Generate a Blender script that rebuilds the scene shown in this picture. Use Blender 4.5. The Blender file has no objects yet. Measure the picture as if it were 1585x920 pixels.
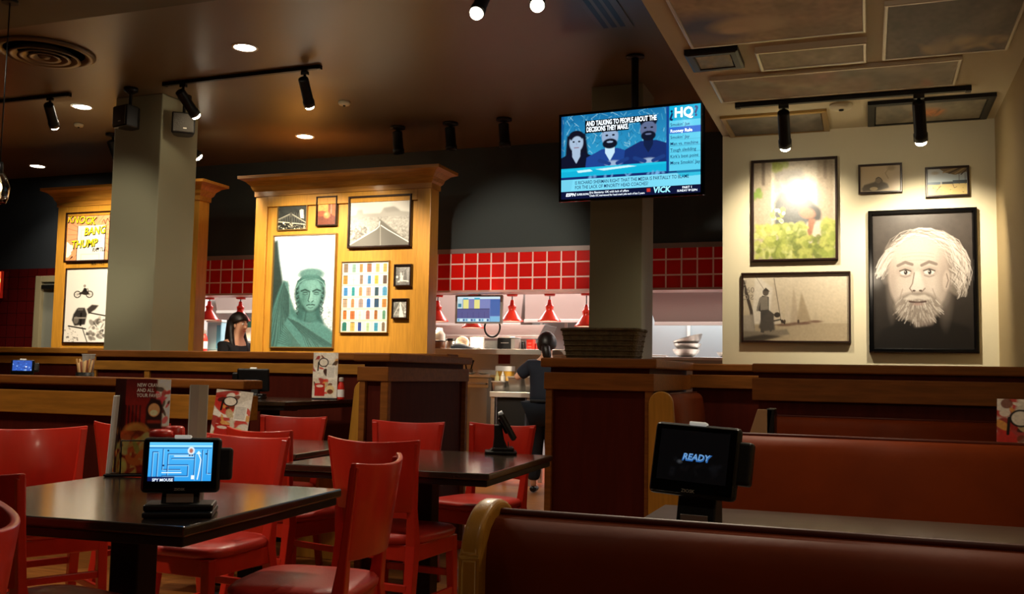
import bpy, bmesh, math, random
import numpy as np
from mathutils import Vector, Matrix, Euler
random.seed(7)
rng = np.random.default_rng(7)
PI = math.pi
C = bpy.context.scene.collection
# ------------------------------------------------------------------ camera calibration (from the photo's vanishing points)
VA = np.array([-3350 - 792.5, 503 - 460.0]); VB = np.array([1345 - 792.5, 590 - 460.0])
FPX = float(np.sqrt(-(VA @ VB)))
_X = np.array([-VA[0], VA[1], FPX]); _X /= np.linalg.norm(_X)
_Y = np.array([VB[0], -VB[1], -FPX]); _Y /= np.linalg.norm(_Y)
_Y = _Y - _X * (_X @ _Y); _Y /= np.linalg.norm(_Y)
_Z = np.cross(_X, _Y)
ROT = np.stack([_X, _Y, _Z])
EYE = 1.15
def _ray(px, py): return ROT @ np.array([px - 792.5, -(py - 460.0), -FPX])
def at(px, py, y):                     # a point of the photo on the plane Y = y
    d = _ray(px, py); d = d * (y / d[1]); return Vector((d[0], d[1], d[2] + EYE))
def onz(px, py, z):                    # a point of the photo on the plane Z = z
    d = _ray(px, py); d = d * ((z - EYE) / d[2]); return Vector((d[0], d[1], z))
# ------------------------------------------------------------------ materials
def lin(c):
    if isinstance(c, str):
        c = c.lstrip('#'); c = [int(c[i:i + 2], 16) / 255 for i in (0, 2, 4)]
    return [x / 12.92 if x <= .04045 else ((x + .055) / 1.055) ** 2.4 for x in c]
MATS = {}
def mat(name, col, rough=.5, metal=0., spec=.5, emit=0., ecol=None, noise=0., nscale=8., bump=0., bscale=60., coat=0., trans=0., alpha=1., stretch=None, col2=None, ior=1.45):
    if name in MATS: return MATS[name]
    m = bpy.data.materials.new(name); m.use_nodes = True
    nt = m.node_tree; b = nt.nodes['Principled BSDF']
    c = lin(col)
    b.inputs['Base Color'].default_value = (*c, 1)
    b.inputs['Roughness'].default_value = rough
    b.inputs['Metallic'].default_value = metal
    b.inputs['Specular IOR Level'].default_value = spec
    b.inputs['Coat Weight'].default_value = coat
    b.inputs['Coat Roughness'].default_value = .12
    b.inputs['Transmission Weight'].default_value = trans
    b.inputs['IOR'].default_value = ior
    b.inputs['Alpha'].default_value = alpha
    if emit:
        b.inputs['Emission Color'].default_value = (*(lin(ecol) if ecol else c), 1)
        b.inputs['Emission Strength'].default_value = emit
    if noise or bump:
        tc = nt.nodes.new('ShaderNodeTexCoord'); mp = nt.nodes.new('ShaderNodeMapping')
        nt.links.new(tc.outputs['Object'], mp.inputs['Vector'])
        if stretch: mp.inputs['Scale'].default_value = stretch
        if noise:
            n = nt.nodes.new('ShaderNodeTexNoise'); n.inputs['Scale'].default_value = nscale; n.inputs['Detail'].default_value = 5
            nt.links.new(mp.outputs[0], n.inputs['Vector'])
            r = nt.nodes.new('ShaderNodeValToRGB')
            c2 = lin(col2) if col2 else [x * (1 - noise) for x in c]
            r.color_ramp.elements[0].position = .35; r.color_ramp.elements[1].position = .68
            r.color_ramp.elements[0].color = (*c2, 1); r.color_ramp.elements[1].color = (*c, 1)
            nt.links.new(n.outputs['Fac'], r.inputs[0]); nt.links.new(r.outputs[0], b.inputs['Base Color'])
        if bump:
            n2 = nt.nodes.new('ShaderNodeTexNoise'); n2.inputs['Scale'].default_value = bscale; n2.inputs['Detail'].default_value = 3
            nt.links.new(mp.outputs[0], n2.inputs['Vector'])
            bp = nt.nodes.new('ShaderNodeBump'); bp.inputs['Strength'].default_value = bump; bp.inputs['Distance'].default_value = .01
            nt.links.new(n2.outputs['Fac'], bp.inputs['Height']); nt.links.new(bp.outputs[0], b.inputs['Normal'])
    MATS[name] = m
    return m
def tile_mat(name, col, grout, size, plane='xz', rough=.2, offset=(0, 0), mortar=.006, zsize=None, stagger=0.):
    m = bpy.data.materials.new(name); m.use_nodes = True; nt = m.node_tree; b = nt.nodes['Principled BSDF']
    tc = nt.nodes.new('ShaderNodeNewGeometry'); sp = nt.nodes.new('ShaderNodeSeparateXYZ'); cb = nt.nodes.new('ShaderNodeCombineXYZ')
    nt.links.new(tc.outputs['Position'], sp.inputs[0])
    ax = {'x': 'X', 'y': 'Y', 'z': 'Z'}
    for i, k in enumerate(plane):
        ad = nt.nodes.new('ShaderNodeMath'); ad.operation = 'ADD'; ad.inputs[1].default_value = offset[i]
        nt.links.new(sp.outputs[ax[k]], ad.inputs[0]); nt.links.new(ad.outputs[0], cb.inputs[i])
    br = nt.nodes.new('ShaderNodeTexBrick'); br.offset = stagger; br.squash = 1
    br.inputs['Scale'].default_value = 1; br.inputs['Brick Width'].default_value = size; br.inputs['Row Height'].default_value = zsize or size
    br.inputs['Mortar Size'].default_value = mortar; br.inputs['Mortar Smooth'].default_value = .1
    c = lin(col); br.inputs['Color1'].default_value = (*c, 1); br.inputs['Color2'].default_value = (*[x * .82 for x in c], 1)
    br.inputs['Mortar'].default_value = (*lin(grout), 1)
    nt.links.new(cb.outputs[0], br.inputs['Vector']); nt.links.new(br.outputs['Color'], b.inputs['Base Color'])
    bp = nt.nodes.new('ShaderNodeBump'); bp.inputs['Strength'].default_value = .4; bp.inputs['Distance'].default_value = .004; bp.invert = True
    nt.links.new(br.outputs['Fac'], bp.inputs['Height']); nt.links.new(bp.outputs[0], b.inputs['Normal'])
    b.inputs['Roughness'].default_value = rough
    return m
maple = mat('maple', '#c48a2e', .42, noise=.2, nscale=5, stretch=(9, 9, .9), bump=.05, bscale=40, coat=.2)
maple_h = mat('maple_long', '#b87c2c', .42, noise=.3, nscale=5, stretch=(.9, 9, 9), coat=.2)
brownwood = mat('brown_cap_wood', '#8f5520', .5, spec=.25, noise=.3, nscale=5, stretch=(1, 10, 10))
mahog = mat('mahogany', '#521a0e', .6, spec=.12, noise=.2, nscale=4, stretch=(7, 7, .8))
mahog_dk = mat('mahogany_dark', '#3a130c', .5)
redpaint = mat('red_paint', '#b82616', .3, noise=.12, nscale=3, stretch=(6, 6, 1), coat=.25)
redvinyl = mat('red_vinyl', '#a92a20', .38, bump=.08, bscale=120)
vinyl = mat('brown_vinyl', '#83340c', .55, spec=.2, noise=.25, nscale=3.5, bump=.12, bscale=18)
piping = mat('vinyl_piping', '#5a2010', .5)
tabletop = mat('dark_table', '#33281f', .2, noise=.25, nscale=6, stretch=(1, 9, 9), coat=.5, bump=.05, bscale=14)
tabletop_b = mat('booth_table', '#51443a', .3, noise=.3, nscale=5, stretch=(1, 9, 9), coat=.2)
black = mat('black_plastic', '#0b0b0c', .4)
blackmetal = mat('black_metal', '#101010', .45, metal=.3)
glossblack = mat('gloss_black', '#060607', .12)
slate = mat('slate_paint', '#343b3b', .75)
slate_dk = mat('dark_blue_paint', '#1d242c', .75)
ceil_m = mat('ceiling_paint', '#67563f', .36, spec=.5)
ceil_dk = mat('ceiling_olive', '#55503a', .6)
soff_m = mat('soffit_paint', '#c9bd9e', .7)
cream = mat('cream_paint', '#d9d0b2', .75, bump=.04, bscale=90)
tanwall = mat('tan_paint', '#a8936a', .75)
sage = mat('sage_paint', '#8d8a70', .75)
steel = mat('stainless', '#b9b4ad', .32, metal=.85, noise=.1, nscale=4, stretch=(1, 1, 12))
steel_br = mat('stainless_bright', '#d6d2cc', .3, metal=.6)
steel_dk = mat('stainless_dull', '#948e88', .4, metal=.25)
white = mat('white_paint', '#e6e4df', .6)
offwhite = mat('off_white', '#cfccc2', .6)
panelgrey = mat('wall_panel_grey', '#aab6ba', .45)
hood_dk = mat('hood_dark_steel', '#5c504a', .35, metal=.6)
hood_mid = mat('hood_mid_steel', '#a08f88', .4, metal=.4)
lampred = mat('lamp_red', '#d0301c', .28, coat=.3)
glow = mat('lamp_glow', '#fff2d8', .5, emit=22)
glow_s = mat('spot_glow', '#fff0d0', .5, emit=30)
chrome = mat('chrome', '#cfcfd0', .12, metal=1)
gold = mat('brass_frame', '#a98a55', .3, metal=.7)
silver = mat('silver_frame', '#d2c9b6', .35, metal=.35)
darkframe = mat('dark_frame', '#24100a', .3)
skin = mat('skin', '#d9a384', .55)
hairm = mat('dark_hair', '#140d0a', .45)
cloth_black = mat('black_cloth', '#17171b', .85)
cloth_navy = mat('navy_cloth', '#141a28', .85)
denim = mat('dark_denim', '#1d2430', .85)
paper = mat('paper', '#e9e5da', .6)
greypaper = mat('grey_card', '#b9b6a6', .6)
redplastic = mat('red_plastic', '#c4281a', .35)
rubber = mat('rubber', '#0d0d0d', .7)
basket = mat('basket', '#655332', .8, noise=.4, nscale=30, bump=.6, bscale=70)
floor_m = mat('floor_wood', '#a8682e', .35, noise=.4, nscale=4, stretch=(1, 8, 1))
kfloor = tile_mat('kitchen_floor', '#a04a22', '#5a3a28', .2, 'xy', .4)
# ------------------------------------------------------------------ mesh helpers
class MB:
    def __init__(s): s.bm = bmesh.new(); s.ms = []
    def _mi(s, m):
        if m is None: return 0
        if m not in s.ms: s.ms.append(m)
        return s.ms.index(m)
    def poly(s, pts, m=None, smooth=False):
        f = s.bm.faces.new([s.bm.verts.new(p) for p in pts]); f.material_index = s._mi(m); f.smooth = smooth; return f
    def box(s, x0, x1, y0, y1, z0, z1, m=None, M=None):
        v = [Vector(p) for p in ((x0, y0, z0), (x1, y0, z0), (x1, y1, z0), (x0, y1, z0), (x0, y0, z1), (x1, y0, z1), (x1, y1, z1), (x0, y1, z1))]
        if M: v = [M @ p for p in v]
        v = [s.bm.verts.new(p) for p in v]
        for q in ((3, 2, 1, 0), (4, 5, 6, 7), (0, 1, 5, 4), (1, 2, 6, 5), (2, 3, 7, 6), (3, 0, 4, 7)):
            f = s.bm.faces.new([v[i] for i in q]); f.material_index = s._mi(m)
        return s
    def loft(s, rings, m=None, smooth=True, cap=True, closed=True):
        mi = s._mi(m); R = [[s.bm.verts.new(p) for p in r] for r in rings]
        n = len(R[0])
        for a, b in zip(R[:-1], R[1:]):
            for i in range(n if closed else n - 1):
                j = (i + 1) % n
                f = s.bm.faces.new((a[i], a[j], b[j], b[i])); f.material_index = mi; f.smooth = smooth
        if cap:
            for r, rev in ((R[0], True), (R[-1], False)):
                f = s.bm.faces.new(r[::-1] if rev else r); f.material_index = mi
        return s
    def lathe(s, prof, loc=(0, 0, 0), m=None, n=24, M=None, smooth=True, cap=True):
        L = Vector(loc); rings = []
        for r, z in prof:
            ring = [Vector((r * math.cos(2 * PI * i / n), r * math.sin(2 * PI * i / n), z)) for i in range(n)]
            if M: ring = [M @ p for p in ring]
            rings.append([p + L for p in ring])
        return s.loft(rings, m, smooth, cap)
    def tube(s, pts, r, m=None, n=10, cap=True, smooth=True):
        pts = [Vector(p) for p in pts]; rr = r if isinstance(r, (list, tuple)) else [r] * len(pts)
        rings = []; up = None
        for i, p in enumerate(pts):
            t = (pts[min(i + 1, len(pts) - 1)] - pts[max(i - 1, 0)]).normalized()
            if up is None: up = Vector((0, 0, 1)) if abs(t.z) < .9 else Vector((1, 0, 0))
            a = t.cross(up).normalized(); up = a.cross(t).normalized()
            rings.append([p + (a * math.cos(2 * PI * k / n) + up * math.sin(2 * PI * k / n)) * rr[i] for k in range(n)])
        return s.loft(rings, m, smooth, cap)
    def prism(s, pts2, fn, d0, d1, m=None, smooth=False):    # fn(a,b,d)->point ; outline a,b extruded between d0 and d1
        return s.loft([[Vector(fn(a, b, d0)) for a, b in pts2], [Vector(fn(a, b, d1)) for a, b in pts2]], m, smooth)
    def sphere(s, c, r, m=None, n=16, sc=(1, 1, 1)):
        c = Vector(c); rings = []
        for k in range(n // 2 + 1):
            t = PI * k / (n // 2); rad = max(math.sin(t), .02)
            rings.append([c + Vector((r * sc[0] * rad * math.cos(2 * PI * i / n), r * sc[1] * rad * math.sin(2 * PI * i / n), -r * sc[2] * math.cos(t))) for i in range(n)])
        return s.loft(rings, m, True, True)
    def build(s, name, m=None, parent=None, bevel=0., seg=2, smooth=None):
        me = bpy.data.meshes.new(name)
        bmesh.ops.recalc_face_normals(s.bm, faces=s.bm.faces)
        s.bm.to_mesh(me); s.bm.free()
        for q in (s.ms or [m]): me.materials.append(q)
        o = bpy.data.objects.new(name, me); C.objects.link(o)
        if parent is not None: o.parent = parent
        if smooth is not None: me.polygons.foreach_set('use_smooth', [smooth] * len(me.polygons))
        if bevel:
            b = o.modifiers.new('bevel', 'BEVEL'); b.width = bevel; b.segments = seg; b.limit_method = 'ANGLE'; b.angle_limit = .6
        return o
def bx(name, x0, x1, y0, y1, z0, z1, m, parent=None, bevel=0.):
    return MB().box(x0, x1, y0, y1, z0, z1).build(name, m, parent, bevel)
def tag(o, label, cat, group=None, kind=None):
    o['label'] = label; o['category'] = cat
    if group: o['group'] = group
    if kind: o['kind'] = kind
    return o
def thing(name, label, cat, loc=(0, 0, 0), rotz=0., group=None, M=None):
    o = bpy.data.objects.new(name, None); C.objects.link(o); o.empty_display_size = .05
    if M is not None: o.matrix_world = M
    else: o.location = loc; o.rotation_euler = (0, 0, rotz)
    return tag(o, label, cat, group)
def struct(o): o['kind'] = 'structure'; return o
def dup(root, loc, rotz=None, label=None, group=None):
    r = root.copy(); C.objects.link(r); r.location = loc
    if rotz is not None: r.rotation_euler = (0, 0, rotz)
    if label: r['label'] = label
    if group: r['group'] = group
    for ch in list(root.children):
        c = ch.copy(); C.objects.link(c); c.parent = r
        for g in list(ch.children):
            d = g.copy(); C.objects.link(d); d.parent = c
    return r
def frame_M(o, xdir, zdir):            # matrix with local x along xdir, local z along zdir (local -y faces out)
    x = Vector(xdir).normalized(); z = Vector(zdir); z = (z - x * x.dot(z)).normalized(); y = z.cross(x)
    return Matrix(((x.x, y.x, z.x, o[0]), (x.y, y.y, z.y, o[1]), (x.z, y.z, z.z, o[2]), (0, 0, 0, 1)))
# ------------------------------------------------------------------ painted prints: a raster drawn by code, carried by the mesh of the print
class Cv:
    def __init__(s, w, h, base, asp=None):
        s.w, s.h = w, h; s.a = np.zeros((h, w, 3)); s.a[:] = lin(base)
        s.u, s.v = np.meshgrid((np.arange(w) + .5) / w, (np.arange(h) + .5) / h)
        s.asp = w / h
    def _put(s, mask, col):
        c = np.array(lin(col)) if not isinstance(col, np.ndarray) else col
        s.a += (c - s.a) * mask[..., None]
    def poly(s, pts, col, al=1., soft=0):
        x = np.array([p[0] for p in pts]); y = np.array([p[1] for p in pts]); n = len(pts); acc = np.zeros((s.h, s.w))
        for du, dv in ((-.25, -.25), (.25, -.25), (-.25, .25), (.25, .25)):
            uu = s.u + du / s.w; vv = s.v + dv / s.h; ins = np.zeros((s.h, s.w), bool)
            for i in range(n):
                j = (i + 1) % n
                if y[i] == y[j]: continue
                c = ((y[i] > vv) != (y[j] > vv)) & (uu < (x[j] - x[i]) * (vv - y[i]) / (y[j] - y[i]) + x[i])
                ins ^= c
            acc += ins
        acc /= 4
        if soft: acc = s._blur(acc, soft)
        s._put(acc * al, col); return s
    def _blur(s, a, k):
        for _ in range(2):
            p = np.pad(a, k, mode='edge'); a = sum(p[i:i + s.h, k:-k] for i in range(2 * k + 1)) / (2 * k + 1)
            p = np.pad(a, k, mode='edge'); a = sum(p[k:-k, i:i + s.w] for i in range(2 * k + 1)) / (2 * k + 1)
        return a
    def rect(s, u0, v0, u1, v1, col, al=1., soft=0): return s.poly([(u0, v0), (u1, v0), (u1, v1), (u0, v1)], col, al, soft)
    def ell(s, cu, cv, ru, rv, col, rot=0., al=1., soft=.08):
        x = (s.u - cu) * s.asp; y = s.v - cv; c, q = math.cos(rot), math.sin(rot)
        X = (x * c + y * q) / (ru * s.asp); Y = (-x * q + y * c) / rv
        d = np.sqrt(X * X + Y * Y); s._put(np.clip((1 + soft - d) / (2 * soft + 1e-6), 0, 1) * al, col); return s
    def line(s, pts, wd, col, al=1.):
        m = np.zeros((s.h, s.w))
        for (a, b), (c, d) in zip(pts[:-1], pts[1:]):
            ax, ay, bx_, by = a * s.asp, b, c * s.asp, d; dx, dy = bx_ - ax, by - ay; L = dx * dx + dy * dy + 1e-9
            t = np.clip(((s.u * s.asp - ax) * dx + (s.v - ay) * dy) / L, 0, 1)
            dist = np.hypot(s.u * s.asp - ax - t * dx, s.v - ay - t * dy)
            m = np.maximum(m, np.clip((wd / 2 - dist) * s.h + .5, 0, 1))
        s._put(m * al, col); return s
    def grad(s, top, bot, v0=0., v1=1., al=1.):
        t = np.clip((s.v - v0) / (v1 - v0), 0, 1)[..., None]; ins = ((s.v >= v0) & (s.v <= v1))[..., None] * al
        c = np.array(lin(top)) * (1 - t) + np.array(lin(bot)) * t; s.a += (c - s.a) * ins; return s
    def noise(s, amp=.2, k=3, seed=1, v0=0., v1=1.):
        r = np.random.default_rng(seed); n = s._blur(r.normal(size=(s.h, s.w)), k) if k else r.normal(size=(s.h, s.w))
        n = n / (n.std() + 1e-9) * amp; s.a *= np.clip(1 + n * ((s.v >= v0) & (s.v <= v1)), .1, 3)[..., None]; return s
    def blobs(s, n, u0, u1, v0, v1, r0, r1, cols, seed=1, al=.9, soft=.2):
        r = random.Random(seed)
        for _ in range(n):
            s.ell(r.uniform(u0, u1), r.uniform(v0, v1), r.uniform(r0, r1), r.uniform(r0, r1), r.choice(cols), r.uniform(0, 3), al, soft)
        return s
def attr_mat(name, emit=0., rough=.25, coat=.4, spec=.5):
    if name in MATS: return MATS[name]
    m = bpy.data.materials.new(name); m.use_nodes = True; nt = m.node_tree; b = nt.nodes['Principled BSDF']
    a = nt.nodes.new('ShaderNodeAttribute'); a.attribute_name = 'paint'
    b.inputs['Roughness'].default_value = rough; b.inputs['Coat Weight'].default_value = coat; b.inputs['Coat Roughness'].default_value = .08
    if emit:
        b.inputs['Base Color'].default_value = (.01, .01, .01, 1); nt.links.new(a.outputs['Color'], b.inputs['Emission Color']); b.inputs['Emission Strength'].default_value = emit
    else: nt.links.new(a.outputs['Color'], b.inputs['Base Color'])
    MATS[name] = m; return m
print_m = attr_mat('print_paper', 0, .35, .25); menu_m = attr_mat('menu_card', 0, .3, .2); matte_print = attr_mat('matte_print', 0, .6, 0.)
screen_m = attr_mat('lit_screen', .56, .2, .2); kds_m = attr_mat('lit_order_screen', .48, .2, .2)
def painted(name, cv, w, h, m, parent=None, off=(0, 0, 0), fn=None):   # local x right, z up, faces -y ; centred
    W, H = cv.w, cv.h
    xs = np.linspace(-w / 2, w / 2, W); zs = np.linspace(h / 2, -h / 2, H)
    gx, gz = np.meshgrid(xs, zs); co = np.stack([gx + off[0], np.full_like(gx, off[1]), gz + off[2]], -1).reshape(-1, 3)
    if fn is not None: co = fn(co)
    idx = np.arange(W * H).reshape(H, W)
    q = np.stack([idx[:-1, :-1], idx[1:, :-1], idx[1:, 1:], idx[:-1, 1:]], -1).reshape(-1, 4)
    me = bpy.data.meshes.new(name); me.vertices.add(W * H); me.vertices.foreach_set('co', co.astype(np.float32).ravel())
    nf = len(q); me.loops.add(nf * 4); me.loops.foreach_set('vertex_index', q.astype(np.int32).ravel())
    me.polygons.add(nf); me.polygons.foreach_set('loop_start', np.arange(0, nf * 4, 4, dtype=np.int32))
    at_ = me.color_attributes.new('paint', 'FLOAT_COLOR', 'POINT')
    col = np.concatenate([np.clip(cv.a, 0, 4).reshape(-1, 3), np.ones((W * H, 1))], 1).astype(np.float32)
    at_.data.foreach_set('color', col.ravel()); me.update(calc_edges=True); me.materials.append(m)
    o = bpy.data.objects.new(name, me); C.objects.link(o)
    if parent is not None: o.parent = parent
    return o
def nest(child, part):                 # child becomes a sub-part of part
    mw = child.matrix_basis.copy(); child.parent = part; child.matrix_basis = part.matrix_basis.inverted() @ mw; return child
def text_mesh(name, items, parent, y=-.001):   # one mesh of lettering per line of writing
    lines = {}
    for it in items: lines.setdefault(it[0], []).append(it)
    out = []
    for k in lines.values():
        out.append(_text_mesh(name, k, parent, y)); y -= .00004 * len(k)
    return out
def _text_mesh(name, items, parent, y=-.001):   # items: (string, x, z, size, material, align, shear, sx, bold) in local x/z ; one mesh of lettering
    bmx = bmesh.new(); ms = []
    for it in items:
        s, x, z, size, m, al, sh, sx, bold, rot = (list(it) + [None] * 10)[:10]
        cu = bpy.data.curves.new('lettering', 'FONT'); cu.body = s; cu.size = size; cu.align_x = al or 'LEFT'; cu.align_y = 'CENTER'
        cu.shear = sh or 0; cu.offset = (bold or 0) * size; cu.resolution_u = 2
        ob = bpy.data.objects.new('lettering', cu); C.objects.link(ob); dg = bpy.context.evaluated_depsgraph_get()
        me = bpy.data.meshes.new_from_object(ob.evaluated_get(dg)); C.objects.unlink(ob); bpy.data.objects.remove(ob); bpy.data.curves.remove(cu)
        if m not in ms: ms.append(m)
        mi = ms.index(m); cr, sr = math.cos(rot or 0), math.sin(rot or 0)
        for v in me.vertices:
            a, b = v.co.x * (sx or 1), v.co.y
            v.co = (x + a * cr - b * sr, y, z + a * sr + b * cr)
        n0 = len(bmx.faces); bmx.from_mesh(me); bmx.faces.ensure_lookup_table()
        for f in bmx.faces[n0:]: f.material_index = mi
        bpy.data.meshes.remove(me); y -= .00004
    me = bpy.data.meshes.new(name); bmx.to_mesh(me); bmx.free()
    for m in ms: me.materials.append(m)
    o = bpy.data.objects.new(name, me); C.objects.link(o); o.parent = parent; return o
def picture(name, label, M, w, h, cv, fm, fw=.02, depth=.03, group=None, mm=None, pd=.45):
    """framed print: origin at the picture centre on the wall; faces local -y"""
    t = thing(name, label, 'picture', M=M, group=group)
    f = MB()
    # mitred frame
    def ring(w_, h_, y): return [Vector((-w_ / 2, y, -h_ / 2)), Vector((w_ / 2, y, -h_ / 2)), Vector((w_ / 2, y, h_ / 2)), Vector((-w_ / 2, y, h_ / 2))]
    R = [ring(w, h, -.0005), ring(w, h, -depth * .85), ring(w - fw * .5, h - fw * .5, -depth), ring(w - fw * 1.6, h - fw * 1.6, -depth), ring(w - 2 * fw, h - 2 * fw, -depth * .6), ring(w - 2 * fw, h - 2 * fw, -.0005)]
    f.loft(R, None, False, False)
    f.build('frame', fm, t)
    painted('print', cv, w - 2 * fw + .002, h - 2 * fw + .002, mm or print_m, t, (0, -depth * pd, 0))
    return t
# ================================================================== THE SETTING
ZC, ZS, YB = 3.58, 2.86, 9.6        # main ceiling, lowered ceiling, kitchen front wall
XS0, XS1, YP = -.956, .78, 6.89     # lowered ceiling edge, right wall, wall with the portrait
struct(bx('floor', -12, .95, -1.2, 9.6, -.1, 0, floor_m))
struct(bx('floor_kitchen', -12, .95, 9.6, 13.2, -.1, 0, kfloor))
struct(bx('ceiling', -12, XS0, 5.0, 13.2, ZC, ZC + .1, ceil_m))
struct(bx('ceiling_bulkhead', -12, XS0, -1.2, 5.0, ZC - .1, ZC + .1, ceil_dk))
o = MB().box(XS0, XS1 + .15, -1.2, YP, ZS, ZC + .1).build('ceiling_lowered', soff_m); struct(o)
struct(bx('wall_right', XS1, XS1 + .15, -1.2, YP + .2, 0, ZS, tanwall))
struct(bx('wall_portraits', XS0, XS1 + .15, YP, YP + .2, 0, ZC, cream))
struct(bx('wall_far_left', -12.1, -12, -1.2, 13.2, 0, ZC, slate_dk))
struct(bx('wall_behind', -12, .95, -1.35, -1.2, 0, ZC, slate_dk))
# kitchen front : header over the pass-through with a band of red tile
zt0, zt1 = at(792, 449, YB).z, at(792, 391, YB).z
XL = at(300, 470, YB).x - .55
struct(bx('wall_kitchen_header', XL, .95, YB, YB + .25, zt1, ZC, slate))
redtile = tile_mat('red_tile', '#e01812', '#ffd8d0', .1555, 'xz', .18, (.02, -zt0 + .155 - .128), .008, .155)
struct(bx('trim_tile_band', XL, .95, YB - .012, YB + .25, zt0, zt1, redtile))
struct(bx('trim_tile_edge', XL, .95, YB - .02, YB + .25, zt0 - .022, zt0, mat('edge_trim', '#d8a9a0', .3, metal=.3)))
struct(bx('trim_tile_top', XL, .95, YB - .02, YB, zt1, zt1 + .05, mat('top_trim', '#8d7a76', .4, metal=.2)))
xd0, xd1 = at(57, 480, YB).x, at(84, 480, YB).x
zd = at(66, 428, YB).z
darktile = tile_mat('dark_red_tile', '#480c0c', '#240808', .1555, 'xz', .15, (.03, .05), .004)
struct(bx('wall_left', -12, XL, YB, YB + .25, zd + .1, ZC, slate_dk))
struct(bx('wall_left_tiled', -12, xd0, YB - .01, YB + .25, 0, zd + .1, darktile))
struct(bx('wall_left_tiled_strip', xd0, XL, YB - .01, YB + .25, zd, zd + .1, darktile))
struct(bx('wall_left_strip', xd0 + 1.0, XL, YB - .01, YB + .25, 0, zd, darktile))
# the service door beside the left display panel
d = MB(); fwid = .1
d.box(xd0, xd0 + fwid, YB - .05, YB + .05, 0, zd); d.box(xd0 + .9, xd0 + 1.0, YB - .05, YB + .05, 0, zd); d.box(xd0 + fwid, xd0 + .9, YB - .05, YB + .05, zd - .08, zd)
dr = d.build('door_1', mat('door_frame', '#8d8468', .5), None, .006); struct(dr)
bx('door_leaf', xd0 + fwid, xd0 + .9, YB, YB + .05, 0, zd - .08, mat('door_grey', '#8e9187', .4, metal=.3), dr)
MB().box(xd0 + .14, xd0 + .5, YB - .09, YB - .02, zd - .17, zd - .12).build('door_closer', blackmetal, dr, .005)
# kitchen back wall and sides
YK = 12.4
struct(bx('wall_kitchen_back', -12, .95, YK, YK + .1, 0, ZC, panelgrey))
struct(bx('wall_kitchen_left', XL - .9, XL - .8, YB + .25, YK, 0, ZC, white))
struct(bx('wall_kitchen_right', .85, .95, YP + .2, YK, 0, ZC, white))
struct(bx('ceiling_kitchen', XL, .95, YB + .25, YK, 2.75, 2.8, white))

# ---- columns
def column(name, label, x0, x1, y0, y1, z1):
    o = MB().box(x0, x1, y0, y1, 0, z1).build(name, sage, None, .008); struct(o); o['label'] = label; o['category'] = 'column'; return o
cx0, cx1 = at(167, 400, 6.9).x, at(240, 400, 6.9).x
column('column_left', 'sage grey square column in front of the left display panel', cx0, cx1, 6.9, 6.9 + .5, ZC)
cr0, cr1 = at(913, 350, 7.8).x, at(994, 350, 7.8).x
column('column_right', 'sage grey square column behind the hanging television', cr0, cr1, 7.8, 7.8 + .44, ZC)

# ---- half walls between the booths
def half_wall(label, x0, x1, y0, y1, zt, trims=(), capm=None, bandm=None, cap=.055, gap=.03, band=.075, ov=.03, open_=None):
    """trims: list of (x, y, axis) vertical maple strips on the faces"""
    capm = capm or brownwood; bandm = bandm or maple_h
    t = thing('half_wall', label, 'partition', ((x0 + x1) / 2, y0, 0)); ox, oy = (x0 + x1) / 2, y0
    bx('panel', x0 + .02 - ox, x1 - .02 - ox, .02, y1 - y0 - .02, 0, zt - cap, mahog, t)
    bx('cap', x0 - ov - ox, x1 + ov - ox, -ov, y1 - y0 + ov, zt - cap, zt, capm, t, .008)
    zb = zt - cap - gap
    b = MB(); b.box(x0 - .012 - ox, x1 + .012 - ox, -.012, y1 - y0 + .012, zb - band, zb); b.build('band', bandm, t, .004)
    for (tx, ty, w, dpt) in trims:
        bx('trim_strip', tx - w / 2 - ox, tx + w / 2 - ox, ty - dpt / 2 - oy, ty + dpt / 2 - oy, 0, zb - band, bandm, t, .004)
    return t
zL = 1.287
hL = half_wall('long half wall with maple band running below both display panels', -6.02, -2.84, 6.4, 6.54, zL,
               [(at(227, 575, 6.4).x, 6.415, .05, .03), (-6.0, 6.415, .05, .03)])
half_wall('far left half wall with yellow band behind the distant lit tablet', -9.8, -6.1, 7.5, 7.64, at(60, 538, 7.5).z, [], maple_h)
zN = at(200, 585, 5.0).z
xnr = at(375, 600, 5.0).x
half_wall('low half wall with wide wooden band behind the foreground table', -8.0, xnr, 5.0, 5.14, zN, [(xnr - .03, 5.01, .05, .03)], None, None, .055, .04, .15)
hc = half_wall('half wall end block between the booth table and the kitchen aisle', -2.81, -2.63, 5.1, 6.3, 1.26,
               [(-2.645, 5.115, .05, .04), (-2.79, 5.115, .04, .04), (-2.64, 6.28, .04, .04)], brownwood, brownwood, .05, .03, .085)
hb = half_wall('wide mahogany half wall block with a wicker planter on its cap', -1.787, -1.157, 5.5, 6.75, 1.252,
               [(-1.77, 5.515, .04, .04), (-1.175, 5.515, .045, .04)], brownwood, brownwood, .055, .03, .10)
half_wall('short set-back half wall between the mahogany block and the portrait wall', -1.157, -.60, 6.72, 6.84, 1.246, [], brownwood, brownwood, .05, .025, .09, .01)
half_wall('right half wall with wide wooden band below the portrait', -.60, XS1 - .005, 5.6, 5.74, 1.236, [], brownwood, brownwood, .05, .03, .125, .012)

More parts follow.
